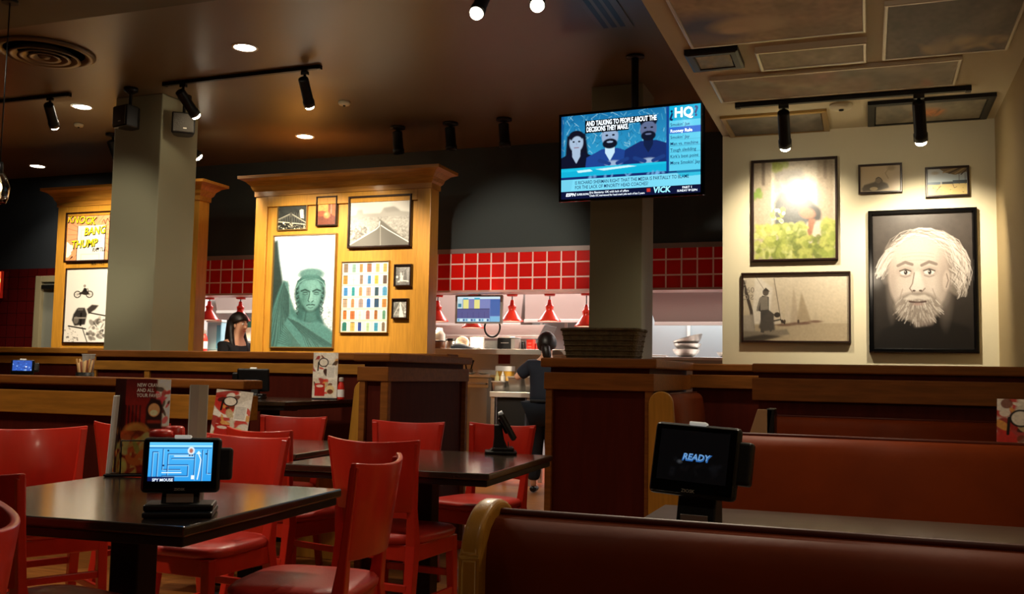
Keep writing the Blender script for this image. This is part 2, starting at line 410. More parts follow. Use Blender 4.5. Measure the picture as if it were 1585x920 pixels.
# ---- tall maple display panels
YD = 8.5
def display_panel(label, pxl, pxr, ptop, pcrown, side):
    x0, x1 = at(pxl, 420, YD).x, at(pxr, 420, YD).x
    zc0 = pcrown; zt = ptop
    t = thing('display_panel', label, 'display panel', ((x0 + x1) / 2, YD, 0)); W = (x1 - x0) / 2; dp = side
    b = MB(); sw = .14
    b.box(-W, -W + sw, 0, dp, 0, zc0); b.box(W - sw, W, 0, dp, 0, zc0); b.box(-W + sw, W - sw, 0, dp, zc0 - .16, zc0)
    b.build('face_frame', maple, t, .004)
    bx('inset_panel', -W + sw, W - sw, .028, dp, 0, zc0 - .16, maple, t)
    # crown moulding: profile swept round the four sides
    prof = [(0, zc0 - .05), (.012, zc0 - .05), (.012, zc0), (.03, zc0 + .02), (.045, zc0 + .06), (.085, zc0 + .1), (.125, zt - .035), (.14, zt - .03), (.14, zt), (0, zt)]
    rings = [[Vector((-W - e, -e, z)), Vector((W + e, -e, z)), Vector((W + e, dp + e, z)), Vector((-W - e, dp + e, z))] for e, z in prof]
    MB().loft(rings, None, False, True).build('crown', maple_h, t)
    return t, x0, x1
zcr = at(540, 290, YD).z; ztp = at(540, 267, YD).z
dpC, xc0, xc1 = display_panel('tall honey maple display panel hung with eight pictures', 392, 664, ztp, zcr, .19)
dpL, xl0, xl1 = display_panel('tall honey maple display panel half hidden behind the sage column', 85, 304, ztp, zcr, .17)

# ================================================================== CEILING FIXTURES
def track(label, a, b, z, heads, group=None):
    t = thing('light_track', label, 'light track', ((a.x + b.x) / 2, (a.y + b.y) / 2, z)); h = (b - a).length / 2
    ang = math.atan2(b.y - a.y, b.x - a.x); t.rotation_euler = (0, 0, ang)
    bx('rail', -h, h, -.018, .018, -.03, 0, blackmetal, t, .003)
    bx('end_cap', h - .02, h + .012, -.021, .021, -.034, 0, black, t, .003); bx('end_cap', -h - .012, -h + .02, -.021, .021, -.034, 0, black, t, .003)
    return t
def spot_head(label, p, aim, lit=True, group='track spotlights', drop=.1, energy=60, mono=False, size=.95, rl=.2, rad=.042, col=(1, .86, .64), blend=.6, name=None):
    """p: point on the rail underside / ceiling; head cylinder points to aim"""
    t = thing(name or ('ceiling_spotlight' if mono else 'track_spotlight'), label, 'spotlight', p, 0, group)
    if mono: MB().lathe([(.075, 0), (.075, -.02), (.03, -.03), (.02, -.03)], (0, 0, 0), blackmetal, 20).build('canopy', blackmetal, t)
    else: bx('adapter', -.03, .03, -.016, .016, -.025, .002, black, t, .003)
    piv = Vector((0, 0, -drop))
    MB().tube([(0, 0, -.02), piv], .011, blackmetal).build('stem', blackmetal, t)
    d = (Vector(aim) - (Vector(p) + piv)).normalized(); M = d.to_track_quat('Z', 'Y').to_matrix()
    def tr(prof, m, n=24): return MB().lathe(prof, piv, m, n, M)
    tr([(rad * .6, -.055), (rad * .95, -.05), (rad, -.04), (rad, rl - .05), (rad * 1.12, rl - .045), (rad * 1.12, rl), (rad * .95, rl), (rad * .9, rl - .03), (rad * .2, rl - .032)], blackmetal).build('head', blackmetal, t)
    tr([(rad * .9, rl - .028), (rad * .95, rl + .006), (rad * .8, rl + .022), (rad * .45, rl + .03), (.002, rl + .032)] if lit else [(rad * .9, rl - .028), (rad * .9, rl - .012), (rad * .6, rl - .003), (.002, rl)], None).build('lamp' if lit else 'unlit_lamp', glow_s if lit else glossblack, t)
    if lit and energy:
        l = bpy.data.lights.new('spot_beam', 'SPOT'); l.energy = energy; l.color = col; l.spot_size = size; l.spot_blend = blend; l.shadow_soft_size = .03
        lo = bpy.data.objects.new('spot_beam', l); C.objects.link(lo); lo.parent = t
        lo.location = piv + d * (rl + .045); lo.rotation_euler = (-d).to_track_quat('Z', 'Y').to_euler()
    return t
YT = 6.65
tA = track('black light track near the centre of the brown ceiling', onz(255, 128, ZC), onz(495, 101, ZC), ZC, 2)
tB = track('black light track at the far left of the ceiling', Vector((-8.6, YT, ZC)), onz(107, 144, ZC), ZC, 1)
def rail(px, z=ZC, y=YT, py=130):
    p = at(px, py, y); return Vector((p.x, y, z - .03))
spot_head('lit track spotlight above the right speaker on the left column', rail(284), (-5.3, 8.5, 2.0), energy=160, size=1.0)
spot_head('lit track spotlight at the right end of the middle ceiling track', rail(472, py=110), (-4.75, 8.5, 1.8), energy=165, size=1.15)
spot_head('lit track spotlight on the far left ceiling track', rail(78, py=148), (-7.95, 8.5, 2.0), energy=265, size=1.0)
YS = 6.08
tS = track('black light track under the lowered ceiling by the right pictures', onz(1141, 160, ZS), onz(1500, 133, ZS), ZS, 2)
spot_head('lit track spotlight left under the lowered ceiling', rail(1213, ZS, YS, 155), (at(1225, 330, YP).x, YP - .1, 2.1), energy=33, drop=.09, size=1.75, rl=.2, rad=.036, blend=.9)
spot_head('track spotlight right under the lowered ceiling, turned towards the portrait', rail(1422, ZS, YS, 140), (at(1440, 440, YP).x, YP, 1.75), energy=52, drop=.09, size=1.7, rl=.2, rad=.036, blend=.9)
# two bright heads cut by the top edge of the photo
tF = track('black light track at the top edge, mostly out of the picture', Vector((-2.6, 5.35, ZC - .0)), Vector((-1.3, 5.35, ZC)), ZC, 2)
spot_head('bright track spotlight cut by the top edge, left of the pair', Vector((-2.17, 5.35, ZC - .03)), (-2.2, 3.2, .6), energy=60, size=1.4)
spot_head('bright track spotlight near the top edge, right of the pair', Vector((-1.83, 5.35, ZC - .03)), (-1.2, 3.4, .9), energy=60, size=1.4)
for px, py, q in ((616, 190, 'leftmost of the three unlit spotlights over the middle panel'), (697, 197, 'middle of the three unlit spotlights right of the middle panel'), (780, 192, 'rightmost of the three unlit spotlights, nearest the television')):
    p = onz(px, py, ZC); p.y = 8.55; p.x = at(px, py, 8.55).x
    spot_head('black ceiling spotlight, ' + q, p, (p.x + .05, p.y + .12, 2.5), False, 'unlit ceiling spotlights', .1, 0, True, rl=.17, rad=.05)
p = Vector((at(289, 222, 8.0).x, 8.0, ZC)); spot_head('small lit ceiling spotlight peeping out right of the left column', p, (p.x + .6, 9.2, 2.2), True, 'ceiling spotlights at the left column', .16, 60, True, rl=.17, rad=.045)
p = Vector((at(174, 232, 8.0).x, 8.0, ZC)); spot_head('small black ceiling spotlight peeping out left of the left column', p, (p.x - .05, 8.6, 2.6), False, 'ceiling spotlights at the left column', .12, 0, True, rl=.2, rad=.045)
# recessed downlights
def downlight(label, px, py, e):
    p = onz(px, py, ZC) if py > 200 and False else onz(px, py, ZC)
    t = thing('recessed_downlight', label, 'downlight', (p.x, p.y, ZC), 0, 'recessed downlights')
    MB().lathe([(.1, 0), (.1, -.006), (.082, -.008), (.078, 0)], (0, 0, 0), white, 28, None, True, False).build('trim_ring', white, t)
    MB().lathe([(.08, -.003), (.05, -.006), (.002, -.007)], (0, 0, 0), None, 28).build('lens', glow, t)
    l = bpy.data.lights.new('downlight_beam', 'SPOT'); l.energy = e; l.color = (1, .84, .62); l.spot_size = 2.0; l.spot_blend = .8; l.shadow_soft_size = .08
    lo = bpy.data.objects.new('downlight_beam', l); C.objects.link(lo); lo.parent = t; lo.location = (0, 0, -.03)
downlight('round recessed downlight above the middle track, nearest the camera', 379, 73, 55)
downlight('round recessed downlight left of the left column speaker', 127, 165, 55)
downlight('round recessed downlight far left near the dark back wall', 58, 257, 40)
downlight('round recessed downlight above the middle display panel', 472, 211, 45)
# added fill spots without fixtures, raising the level over the seating and booths
for i, (x, y, e) in enumerate(((-2.9, 3.9, 26), (-4.6, 3.8, 55), (-6.6, 3.6, 60), (-2.6, .2, 5), (-5.0, .4, 8), (-.15, .3, 7), (-.15, 2.9, 14), (-.15, 4.6, 8))):
    l = bpy.data.lights.new('room_fill_spot', 'SPOT'); l.energy = e; l.color = (1, .84, .64); l.spot_size = 2.5; l.spot_blend = .8; l.shadow_soft_size = .1
    lo = bpy.data.objects.new('room_fill_spot', l); C.objects.link(lo); lo.location = (x, y, (ZC - .12 if x < XS0 else ZS - .02))
# added bare spots brightening tile band, kitchen front, chairs, column and half walls
for (x, y, z), aim, e, sz in (((-2.9, 4.9, 3.35), (-3.5, 9.6, 2.3), 300, .42), ((-1.1, 5.2, 3.55), (-1.15, 9.6, 2.3), 150, .24), ((-2.6, 4.9, 3.4), (-3.2, 9.7, 1.12), 240, .27), ((-4.4, 4.9, 3.4), (-6.0, 9.6, 2.32), 140, .24), ((-4.3, 1.7, 3.4), (-3.1, 3.2, .8), 120, .72), ((-3.6, 2.6, 3.4), (-3.2, 5.2, .9), 50, .6), ((-4.9, 3.6, 3.35), (-6.4, 7.0, 2.2), 130, .45), ((-6.6, 3.9, 3.35), (-6.6, 6.4, 1.3), 60, .8), ((-3.6, 3.6, 3.35), (-4.2, 6.4, 1.2), 60, .8)):
    l = bpy.data.lights.new('aimed_fill_spot', 'SPOT'); l.energy = e; l.color = (1, .88, .7); l.spot_size = sz; l.spot_blend = .8; l.shadow_soft_size = .05
    lo = bpy.data.objects.new('aimed_fill_spot', l); C.objects.link(lo); lo.location = (x, y, z); lo.rotation_euler = (Vector((x, y, z)) - Vector(aim)).to_track_quat('Z', 'Y').to_euler()
# added point fill over the nearest booth, without a fixture, brightening the lowered ceiling
l = bpy.data.lights.new('booth_fill_point', 'POINT'); l.energy = 7; l.color = (1, .84, .62); l.shadow_soft_size = .09
lo = bpy.data.objects.new('booth_fill_point', l); C.objects.link(lo); lo.location = (.05, 2.35, 2.28)
# round ceiling diffuser
p = onz(69, 80, ZC); t = thing('ceiling_vent', 'round brown stepped air diffuser at the upper left of the ceiling', 'air vent', (p.x, p.y, ZC))
MB().lathe([(.36, 0), (.37, -.012), (.34, -.03), (.3, -.015), (.29, 0)], (0, 0, 0), None, 40, None, True, False).build('outer_ring', ceil_m, t)
for r in (.25, .18, .11): MB().lathe([(r - .06, -.012), (r - .02, -.05), (r + .012, -.055), (r, -.04), (r - .045, -.004)], (0, 0, 0), None, 40, None, True, False).build('cone_ring', ceil_m, t)
MB().lathe([(.05, -.03), (.04, -.05), (.002, -.06)], (0, 0, 0), None, 24).build('centre_cone', ceil_m, t)
MB().lathe([(.29, -.002), (.002, -.002)], (0, 0, 0), None, 30).build('backing', black, t)
# slot grille by the lowered ceiling
t = thing('ceiling_grille', 'narrow slotted air grille beside the lowered ceiling edge', 'air vent', (onz(938, 18, ZC).x, onz(938, 18, ZC).y, ZC), math.radians(0))
bx('grille_frame', -.12, .12, -.3, .3, -.012, 0, ceil_m, t, .003)
for i in range(3): bx('slot', -.085 + .06 * i, -.05 + .06 * i, -.27, .27, -.0135, -.006, black, t)
# smoke detectors
def detector(label, p, m, r=.06):
    t = thing('smoke_detector', label, 'smoke detector', p)
    MB().lathe([(r, 0), (r, -.015), (r * .85, -.028), (r * .3, -.032), (.002, -.032)], (0, 0, 0), None, 28).build('body', m, t)
    MB().lathe([(r * .22, -.031), (r * .2, -.04), (.002, -.042)], (0, 0, 0), None, 16).build('sensor', blackmetal, t)
detector('small round plate on the ceiling right of the middle track', onz(533, 158, ZC), soff_m, .055)
detector('round cream smoke detector on the lowered ceiling', onz(1302, 162, ZS), cream, .07)
detector('small pale round fitting on the ceiling below the left track', onz(122, 192, ZC), soff_m, .045)
# speakers on the left column
def speaker(label, p, yaw, group='speakers on the left column'):
    t = thing('speaker', label, 'speaker', p, yaw, group)
    up = ZC - p[2]
    MB().lathe([(.06, up), (.06, up - .03), (.03, up - .05), (.014, up - .06), (.014, .1), (.03, .085)], (0, .03, 0), None, 16).build('ceiling_bracket', blackmetal, t)
    b = MB(); pr = [(-.1, -.07), (.1, -.07), (.085, .05), (.05, .1), (-.05, .1), (-.085, .05)]
    b.prism(pr, lambda a, c, z: (a, c, z), -.1, .09, None); b.build('cabinet', black, t, .012, 3)
    b = MB().box(-.088, .088, -.078, -.068, -.088, .078); g = b.build('grille', mat('speaker_grille', '#4a443c', .45, metal=.5, bump=.4, bscale=300), t, .006)
    nest(bx('badge', .0, .03, -.081, -.078, -.06, -.05, silver), g)
    return t
yq = 6.62
pl = at(196, 181, 6.66); speaker('black box speaker left of the left column', (pl.x, 6.66, pl.z), math.radians(-14))
pr_ = at(284, 192, 7.0); speaker('box speaker with a lit grille right of the left column', (pr_.x, 7.0, pr_.z), math.radians(38))
for pp, yy in ((pl, 6.7), (pr_, 6.75)): pass
# pendant lamp at the left edge
pp = at(-2, 290, 4.6); t = thing('pendant_lamp', 'clear glass pendant lamp cut by the left edge of the photo', 'pendant lamp', pp)
zt = ZC - .1 - pp.z
MB().tube([(0, 0, .13), (0, 0, zt)], .004, blackmetal, 8).build('cord', mat('cord_beige', '#6d6a5a', .5), t)
MB().lathe([(.05, zt - .02), (.05, zt), (.002, zt)], (0, 0, 0), None, 20).build('canopy', blackmetal, t)
MB().lathe([(.018, .16), (.022, .12), (.02, .09), (.002, .08)], (0, 0, 0), None, 16).build('socket', blackmetal, t)
MB().lathe([(.022, .1), (.05, .06), (.066, 0), (.06, -.06), (.045, -.1), (.042, -.1), (.057, -.06), (.063, 0), (.047, .058), (.02, .098)], (0, 0, 0), None, 28, None, True, False).build('glass_shade', mat('clear_glass', '#ffffff', .03, trans=1.), t)
MB().sphere((0, 0, .0), .02, None, 12, (1, 1, 1.6)).build('bulb', mat('dim_bulb', '#ffdca0', .4, emit=4), t)
# ================================================================== PICTURES
def wall_pic(name, label, q, y, cv, fm, fw=.02, depth=.03, group=None, mm=None):
    P = [at(px, py, y) for px, py in q]
    cx = sum(p.x for p in P) / 4; cz = sum(p.z for p in P) / 4
    w = ((P[1].x - P[0].x) + (P[2].x - P[3].x)) / 2; h = ((P[0].z - P[3].z) + (P[1].z - P[2].z)) / 2
    return picture(name, label, frame_M((cx, y, cz), (1, 0, 0), (0, 0, 1)), w, h, cv, fm, fw, depth, group, mm)
G1 = 'pictures on the middle display panel'; G2 = 'pictures on the left display panel'; G3 = 'pictures on the portrait wall'; G4 = 'pictures on the lowered ceiling'
# --- bridge at night
c = Cv(90, 100, '#2c2f2c'); c.noise(.15, 3, 3)
c.poly([(0, .72), (1, .80), (1, 1), (0, 1)], '#1b1c19'); c.line([(0, .62), (.45, .42), (1, .78)], .02, '#b7b3a0'); c.line([(0, .66), (.45, .46), (1, .8)], .01, '#8d897a')
for i in range(12): c.line([(.08 * i, .60 - .035 * i if i < 6 else .4), (.08 * i + .02, .74)], .008, '#77746a')
c.line([(0, .7), (1, .84)], .03, '#c9c2a8'); c.rect(.41, .38, .49, .95, '#4b4a42'); c.rect(.43, .55, .47, .72, '#232420')
c.poly([(.74, .32), (.8, .28), (.88, .3), (.9, .62), (.78, .6)], '#d8d2bd', .9); c.blobs(60, 0, 1, .8, 1, .01, .03, ['#d9d0b0', '#6a6658', '#8d8570'], 2, .8)
c.ell(.2, .76, .03, .04, '#e8e2c8')
wall_pic('framed_photo', 'small dark photo of a bridge at night, top left on the middle panel', [(431, 312), (478, 311), (476, 357), (430, 357)], YD + .028, c, gold, .012, .025, G1)
# --- orange still life
c = Cv(66, 96, '#d98a3a'); c.grad('#e0a552', '#b0622a'); c.rect(.55, 0, .82, .66, '#7c3c22', .95, 1); c.rect(.68, 0, .76, .6, '#b98868', .8, 1); c.rect(.82, 0, 1, .7, '#9c4a22', .9, 1)
c.poly([(0, .55), (.3, .5), (.55, .56), (1, .72), (1, 1), (0, 1)], '#6b3420', 1, 1); c.ell(.2, .58, .3, .1, '#8c4526'); c.ell(.5, .64, .17, .12, '#d47a45', 0, 1, .25); c.ell(.46, .61, .08, .05, '#eaa06a', 0, .7, .5); c.noise(.1, 2, 9)
wall_pic('framed_print', 'small orange still life print beside the bridge photo', [(492, 305), (525, 304), (523, 350), (491, 351)], YD + .028, c, darkframe, .016, .04, G1)
# --- desert road
c = Cv(150, 125, '#c8c5be'); c.grad('#d6d3cc', '#c2bfb8', 0, .36)
c.poly([(0, .36), (.1, .34), (.12, .25), (.2, .24), (.22, .33), (.5, .33), (.56, .22), (.72, .2), (.78, .24), (.84, .3), (1, .33), (1, .5), (0, .5)], '#9d9a94', 1, 1)
c.poly([(.55, .24), (.74, .2), (.84, .3), (.6, .32)], '#8a8781', .7, 2); c.grad('#a5a29b', '#8b8882', .46, 1, .9); c.noise(.1, 1, 5, .4, 1)
c.blobs(120, 0, .32, .6, .85, .01, .03, ['#5e5b56', '#77746e', '#c3c0b8'], 4, .6); c.blobs(60, .68, 1, .6, .9, .01, .03, ['#77746e', '#bab7af'], 6, .5)
c.poly([(.485, .46), (.515, .46), (1, .96), (1, 1), (0, 1), (0, .97), (.42, .66), (.49, .55)], '#6c6963', 1, 1)
c.line([(.5, .5), (.49, .6), (.44, .66), (0, .96)], .018, '#e4e1d8'); c.line([(.52, .58), (.64, .68), (1, .95)], .018, '#e4e1d8'); c.line([(.51, .6), (.52, 1)], .012, '#a19e96')
wall_pic('framed_photo', 'large grey photo of a desert road running to the horizon', [(542, 304), (641, 302), (637, 383), (540, 385)], YD + .028, c, darkframe, .022, .045, G1)
# --- generic robed statue (stand-in)
c = Cv(180, 330, '#dedfe2'); c.grad('#e8e8ec', '#cfd2d4'); rr = random.Random(4)
def fold(pts, w, dark, light):
    c.line([(u + w * .5, v) for u, v in pts], w * .9, light, .55); c.line(pts, w, dark, .7)
c.poly([(0, .05), (.05, .03), (.09, .2), (.16, .42), (.2, .62), (0, .8)], '#39433f', 1, 2)
c.poly([(.03, .62), (.1, .5), (.17, .4), (.25, .42), (.28, .54), (.36, .66), (.52, .76), (.5, 1), (0, 1), (0, .7)], '#5f8680', 1, 2)
for k in range(15): fold([(.18 + .006 * k, .42 + .008 * k), (.1 + .013 * k, .56 + .012 * k), (.03 + .03 * k, .72 + .012 * k), (-.04 + .05 * k, .92), (-.08 + .055 * k, 1.02)], .008 + .004 * (k % 3), '#2f4a47', '#9dbdb4')
c.poly([(.42, .58), (.78, .56), (.8, .72), (.86, .8), (.4, .78)], '#4a6d69', 1, 2); c.poly([(.52, .66), (.7, .66), (.74, .78), (.5, .77)], '#5f857f', 1, 3); c.line([(.56, .68), (.54, .77)], .012, '#3a5955', .7)
c.poly([(.3, .7), (.46, .76), (.6, .785), (.76, .77), (.9, .82), (1, .87), (1, 1), (.1, 1), (.2, .8)], '#6f9993', 1, 2)
for k in range(17): fold([(.26 + .012 * k, .74 + .003 * k), (.4 + .02 * k, .82 + .004 * k), (.52 + .03 * k, .9 + .005 * k), (.6 + .045 * k, 1.02)], .007 + .004 * (k % 3), '#38585400'[:7], '#a9c8c0')
for k in range(9): fold([(.2 - .01 * k, .8 + .02 * k), (.35, .9 + .012 * k), (.5, 1.0 + .01 * k)], .009, '#38564f', '#a2c2b9')
c.ell(.61, .52, .245, .17, '#35504c', 0, 1, .08)                                   # waved hair behind the face
for k in range(26):
    s_ = -1 if k < 13 else 1; q = k % 13; u0 = .61 + s_ * (.17 + .008 * (q % 3)); c.line([(u0, .42 + .022 * q), (u0 + s_ * .035, .432 + .022 * q), (u0 + s_ * .02, .445 + .022 * q)], .01, '#6c918a' if q % 2 else '#223936', .8)
c.poly([(.43, .45), (.5, .4), (.62, .385), (.73, .4), (.79, .46), (.785, .56), (.74, .635), (.66, .675), (.58, .67), (.49, .62), (.44, .55)], '#7fa59d', 1, 2)
c.ell(.66, .48, .1, .07, '#9cbfb6', 0, .7, .8); c.ell(.7, .58, .05, .05, '#a4c5bc', 0, .6, .8); c.ell(.5, .57, .05, .08, '#54786f', .2, .7, .8); c.ell(.62, .645, .06, .03, '#98bbb2', 0, .6, .7)
c.line([(.47, .5), (.53, .488), (.595, .505)], .016, '#2d4743', .9); c.line([(.655, .505), (.72, .488), (.775, .5)], .016, '#2d4743', .9)
for u in (.535, .715): c.ell(u, .518, .04, .011, '#243b38', 0, .95, .4); c.ell(u, .523, .03, .006, '#88aba2', 0, .8, .4); c.line([(u - .04, .53), (u, .536), (u + .04, .53)], .006, '#43635e')
c.poly([(.605, .505), (.645, .505), (.668, .585), (.64, .598), (.595, .594), (.582, .583)], '#a7c7be', .95, 1); c.line([(.608, .505), (.6, .55), (.583, .585), (.6, .597)], .009, '#3d5d58'); c.line([(.645, .6), (.668, .588)], .008, '#3d5d58')
c.line([(.565, .628), (.6, .622), (.628, .626), (.655, .621), (.69, .626)], .01, '#2f4a46'); c.ell(.628, .636, .045, .008, '#93b6ad', 0, .9, .4); c.line([(.59, .648), (.63, .653), (.665, .647)], .008, '#4a6a65', .8)
c.poly([(.38, .475), (.4, .41), (.5, .365), (.62, .352), (.74, .365), (.84, .41), (.86, .47), (.8, .43), (.72, .405), (.62, .395), (.5, .41), (.43, .44)], '#4d716b', 1, 1)   # plain cloth band over the brow
c.line([(.39, .47), (.43, .425), (.5, .4), (.62, .385), (.74, .4), (.81, .425), (.85, .465)], .008, '#9fc0b6', .8); c.line([(.4, .415), (.5, .37), (.62, .357), (.74, .37), (.84, .415)], .007, '#26403c', .8)
c.ell(.62, .35, .2, .05, '#5b807a', 0, .9, .2); c.ell(.62, .335, .12, .03, '#7ca29a', 0, .6, .6)
c.noise(.06, 1, 8); lum = c.a.sum(-1, keepdims=True); c.a = np.where(lum < 1.9, c.a * np.array([.5, .66, .68]), c.a)
wall_pic('framed_photo', 'tall framed print of a pale green robed statue against white sky', [(427, 364), (523, 362), (517, 540), (417, 539)], YD + .028, c, gold, .014, .03, G1)
# --- doors
c = Cv(150, 215, '#e6dfcd'); rnd = random.Random(3)
cols = [['#7a6a5a', '#7d9a90', '#c07a4a', '#8a5a44', '#b7a06a', '#c89a5a'], ['#a07a3a', '#d9d5c8', '#8a7464', '#3b79a8', '#c9a24a', '#5a4a42'], ['#3f7fb8', '#2f8d94', '#b88a5e', '#a58a7a', '#2f4a58', '#4f8fb4'],
        ['#a6917c', '#b5825a', '#9c8a86', '#2f6cba', '#2e4a66', '#b07a42'], ['#b9703a', '#b9693c', '#c4cfcc', '#a06a60', '#9b6236', '#5d9078'], ['#2f7268', '#cda85c', '#2f4c94', '#a9c49a', '#3f8fae', '#7c6a5a']]
for r in range(6):
    c.rect(0, r / 6, 1, r / 6 + .012, '#c9bda2', .8); c.rect(0, (r + .93) / 6, 1, (r + 1) / 6, '#b9ad95', .5)
    for k in range(6):
        u = (k + .5) / 6 + rnd.uniform(-.008, .008); hw = rnd.choice([.036, .042, .05]) ; v0 = (r + .17) / 6; v1 = (r + .9) / 6; cc = cols[r][k]
        c.rect(u - hw - .014, v0 - .012, u + hw + .014, v1, '#f3efe2')
        arch = (r, k) in ((2, 1), (2, 2), (2, 5), (3, 1), (3, 2), (3, 3), (4, 0), (4, 3), (4, 4), (4, 5), (5, 0), (5, 1), (5, 5))
        if arch: c.ell(u, v0 + .02, hw, .028, cc); c.rect(u - hw, v0 + .02, u + hw, v1, cc)
        else: c.rect(u - hw, v0, u + hw, v1, cc)
        c.line([(u, v0 + .01), (u, v1)], .006, '#3a302a', .5); c.rect(u - hw, (v0 + v1) / 2 - .004, u + hw, (v0 + v1) / 2 + .004, '#3a302a', .3)
        if rnd.random() < .3: c.rect(u - hw, v0 - .008, u + hw, v0 + .006, '#2a2320', .8)
wall_pic('framed_print', 'poster grid of thirty six painted doors on the middle panel', [(530, 405), (605, 404), (601, 517), (527, 515)], YD + .028, c, gold, .01, .03, G1)
# --- small city and road
c = Cv(58, 70, '#8e8c8a'); c.grad('#9a9896', '#6f6d6b'); c.rect(0, .1, .25, .7, '#6a6866', .8, 1); c.rect(.3, .35, .5, .75, '#d8d5d0', 1, 1); c.rect(.42, .28, .47, .5, '#4d4b49'); c.rect(.62, .2, .66, .8, '#57544f'); c.rect(.8, .15, .84, .8, '#c9c6c0'); c.ell(.5, .82, .38, .07, '#dad7d0'); c.ell(.52, .85, .3, .04, '#77746f'); c.ell(.1, .58, .08, .06, '#e2dfd8'); c.noise(.12, 1, 3)
wall_pic('framed_photo', 'small grey city photo, upper of the two small frames right of the doors poster', [(613, 410), (640, 409), (638, 444), (611, 444)], YD + .028, c, darkframe, .016, .045, G1)
c = Cv(60, 70, '#8d8b86'); c.noise(.3, 2, 5); c.poly([(.47, .12), (.5, .12), (.78, 1), (.42, 1)], '#e4e2db', 1, 0); c.line([(.48, .14), (0, .95)], .03, '#dcd9d0'); c.line([(.52, .14), (1, .6)], .02, '#dcd9d0'); c.poly([(.1, .15), (.4, .2), (.2, .6), (0, .7)], '#55534f', .7, 2); c.ell(.9, .7, .12, .06, '#e4e2db')
wall_pic('framed_photo', 'small straight road photo, lower of the two small frames right of the doors poster', [(610, 463), (635, 462), (632, 494), (607, 494)], YD + .028, c, darkframe, .016, .045, G1)
# ---------------------------------------------------------------- left panel
c = Cv(150, 168, '#e99a6c')
for a in range(26):
    an = a / 26 * 2 * PI; c.line([(.55 + .3 * math.cos(an), .45 + .3 * math.sin(an)), (.55 + .8 * math.cos(an + .03), .45 + .8 * math.sin(an + .03))], .007, '#7a3a22', .8)
c.rect(.24, .26, .9, 1, '#e4ded2'); c.rect(.24, .26, .255, 1, '#2a1a14'); c.rect(.88, .26, .9, 1, '#2a1a14'); c.rect(.32, .34, .8, .62, '#cfc8ba'); c.rect(.34, .36, .78, .6, '#e4ded2'); c.rect(.34, .86, .78, 1, '#cfc8ba'); c.rect(.36, .88, .76, 1, '#e4ded2')
c.blobs(7, .0, .1, .62, .9, .05, .09, ['#f2ece0'], 3, 1, .05); c.blobs(3, .02, .1, .03, .1, .03, .06, ['#f2ece0'], 4, 1, .05)
c.line([(.8, .2), (.84, .14), (.88, .24), (.92, .12), (.97, .2)], .012, '#2a1a14'); c.ell(.73, .76, .03, .025, '#30241e'); c.line([(.6, .76), (.68, .76)], .008, '#6a5a50'); c.poly([(.06, 1), (.14, .9), (.17, .92)], '#2a1a14')
q = [(105, 330), (173, 327), (168, 405), (102, 407)]; P = at(*q[0], YD + .018), at(*q[1], YD + .018); comw = (P[1].x - P[0].x) * 1.06
q = [(105, 330), (177, 327), (172, 405), (102, 407)]
t = wall_pic('framed_print', 'orange comic strip print with yellow words, top of the left panel', q, YD + .028, c, darkframe, .022, .04, G2)
yel = mat('comic_yellow', '#f2d81e', .4); ink = mat('ink_black', '#120d0a', .5)
Wp = (at(175, 365, YD).x - at(103, 365, YD).x); k = Wp / .46
words = [('KNOCK', -.115, .135, .105, -.1), ('BANG', .055, .045, .105, .06), ('THUMP', -.07, -.055, .105, .05)]
it = []
words = [(s, x * .8 + .016, z, sz * .8, ro) for s, x, z, sz, ro in words]
for s, x, z, sz, ro in words: it += [(s, x * k + .006, z * k - .007, sz * k, ink, 'CENTER', .2, .92, .035, ro)]
for s, x, z, sz, ro in words: it += [(s, x * k, z * k, sz * k, yel, 'CENTER', .2, .92, .012, ro)]
it += [('RATTLE', .11 * k, -.105 * k, .042 * k, ink, 'CENTER', .3, .9, .01, .05), ('RATTLE', .105 * k, -.205 * k, .042 * k, ink, 'CENTER', .3, .9, .01, .05)]
text_mesh('lettering', it, t, -.0205)
c = Cv(140, 230, '#d9d2c8'); c.grad('#dcd5cb', '#e8e3da')
for uu in (.27, .55):
    c.ell(uu, .35, .085, .05, '#26221f'); c.ell(uu, .35, .062, .037, '#dcd5cb')
    for a in range(6): c.line([(uu, .35), (uu + .06 * math.cos(a), .35 + .036 * math.sin(a))], .004, '#6a625a')
c.poly([(.27, .35), (.4, .3), (.52, .31), (.55, .35), (.45, .36), (.38, .35)], '#2c2724'); c.poly([(.38, .31), (.42, .26), (.48, .27), (.5, .32)], '#1e1b19'); c.ell(.43, .235, .03, .02, '#8d8378'); c.line([(.52, .31), (.5, .27)], .01, '#2c2724')
c.poly([(.2, .62), (.28, .54), (.46, .53), (.52, .62), (.48, .76), (.24, .78), (.17, .7)], '#2f2b29', 1, 1); c.rect(.3, .53, .42, .57, '#5c5650'); c.ell(.27, .7, .06, .05, '#6b645d'); c.rect(.36, .6, .4, .78, '#16130f'); c.rect(.22, .66, .5, .68, '#8d857b')
c.poly([(.5, .55), (.62, .49), (.78, .5), (.7, .56), (.55, .62)], '#3b3531', 1, 1); c.line([(.56, .6), (1, .65)], .018, '#2a2623'); c.line([(.1, .78), (.5, .82)], .02, '#38322e')
c.blobs(40, .55, 1, .66, .95, .01, .05, ['#37322e', '#6f675f', '#b9b1a6'], 5, .8); c.blobs(25, 0, .4, .8, 1, .005, .02, ['#4a443f', '#8c8379'], 6, .7); c.line([(.42, .8), (.55, 1)], .012, '#2a2623')
wall_pic('framed_photo', 'black and white photo of a motorcycle leaping over wreckage on the left panel', [(104, 416), (173, 414), (168, 532), (99, 531)], YD + .028, c, darkframe, .012, .03, G2)
c = Cv(60, 150, '#c98a52'); c.grad('#d9a06a', '#9a6238'); c.blobs(20, .1, .9, .2, .9, .05, .12, ['#a8683a', '#e0b27a', '#7a4a2a'], 2, .6)
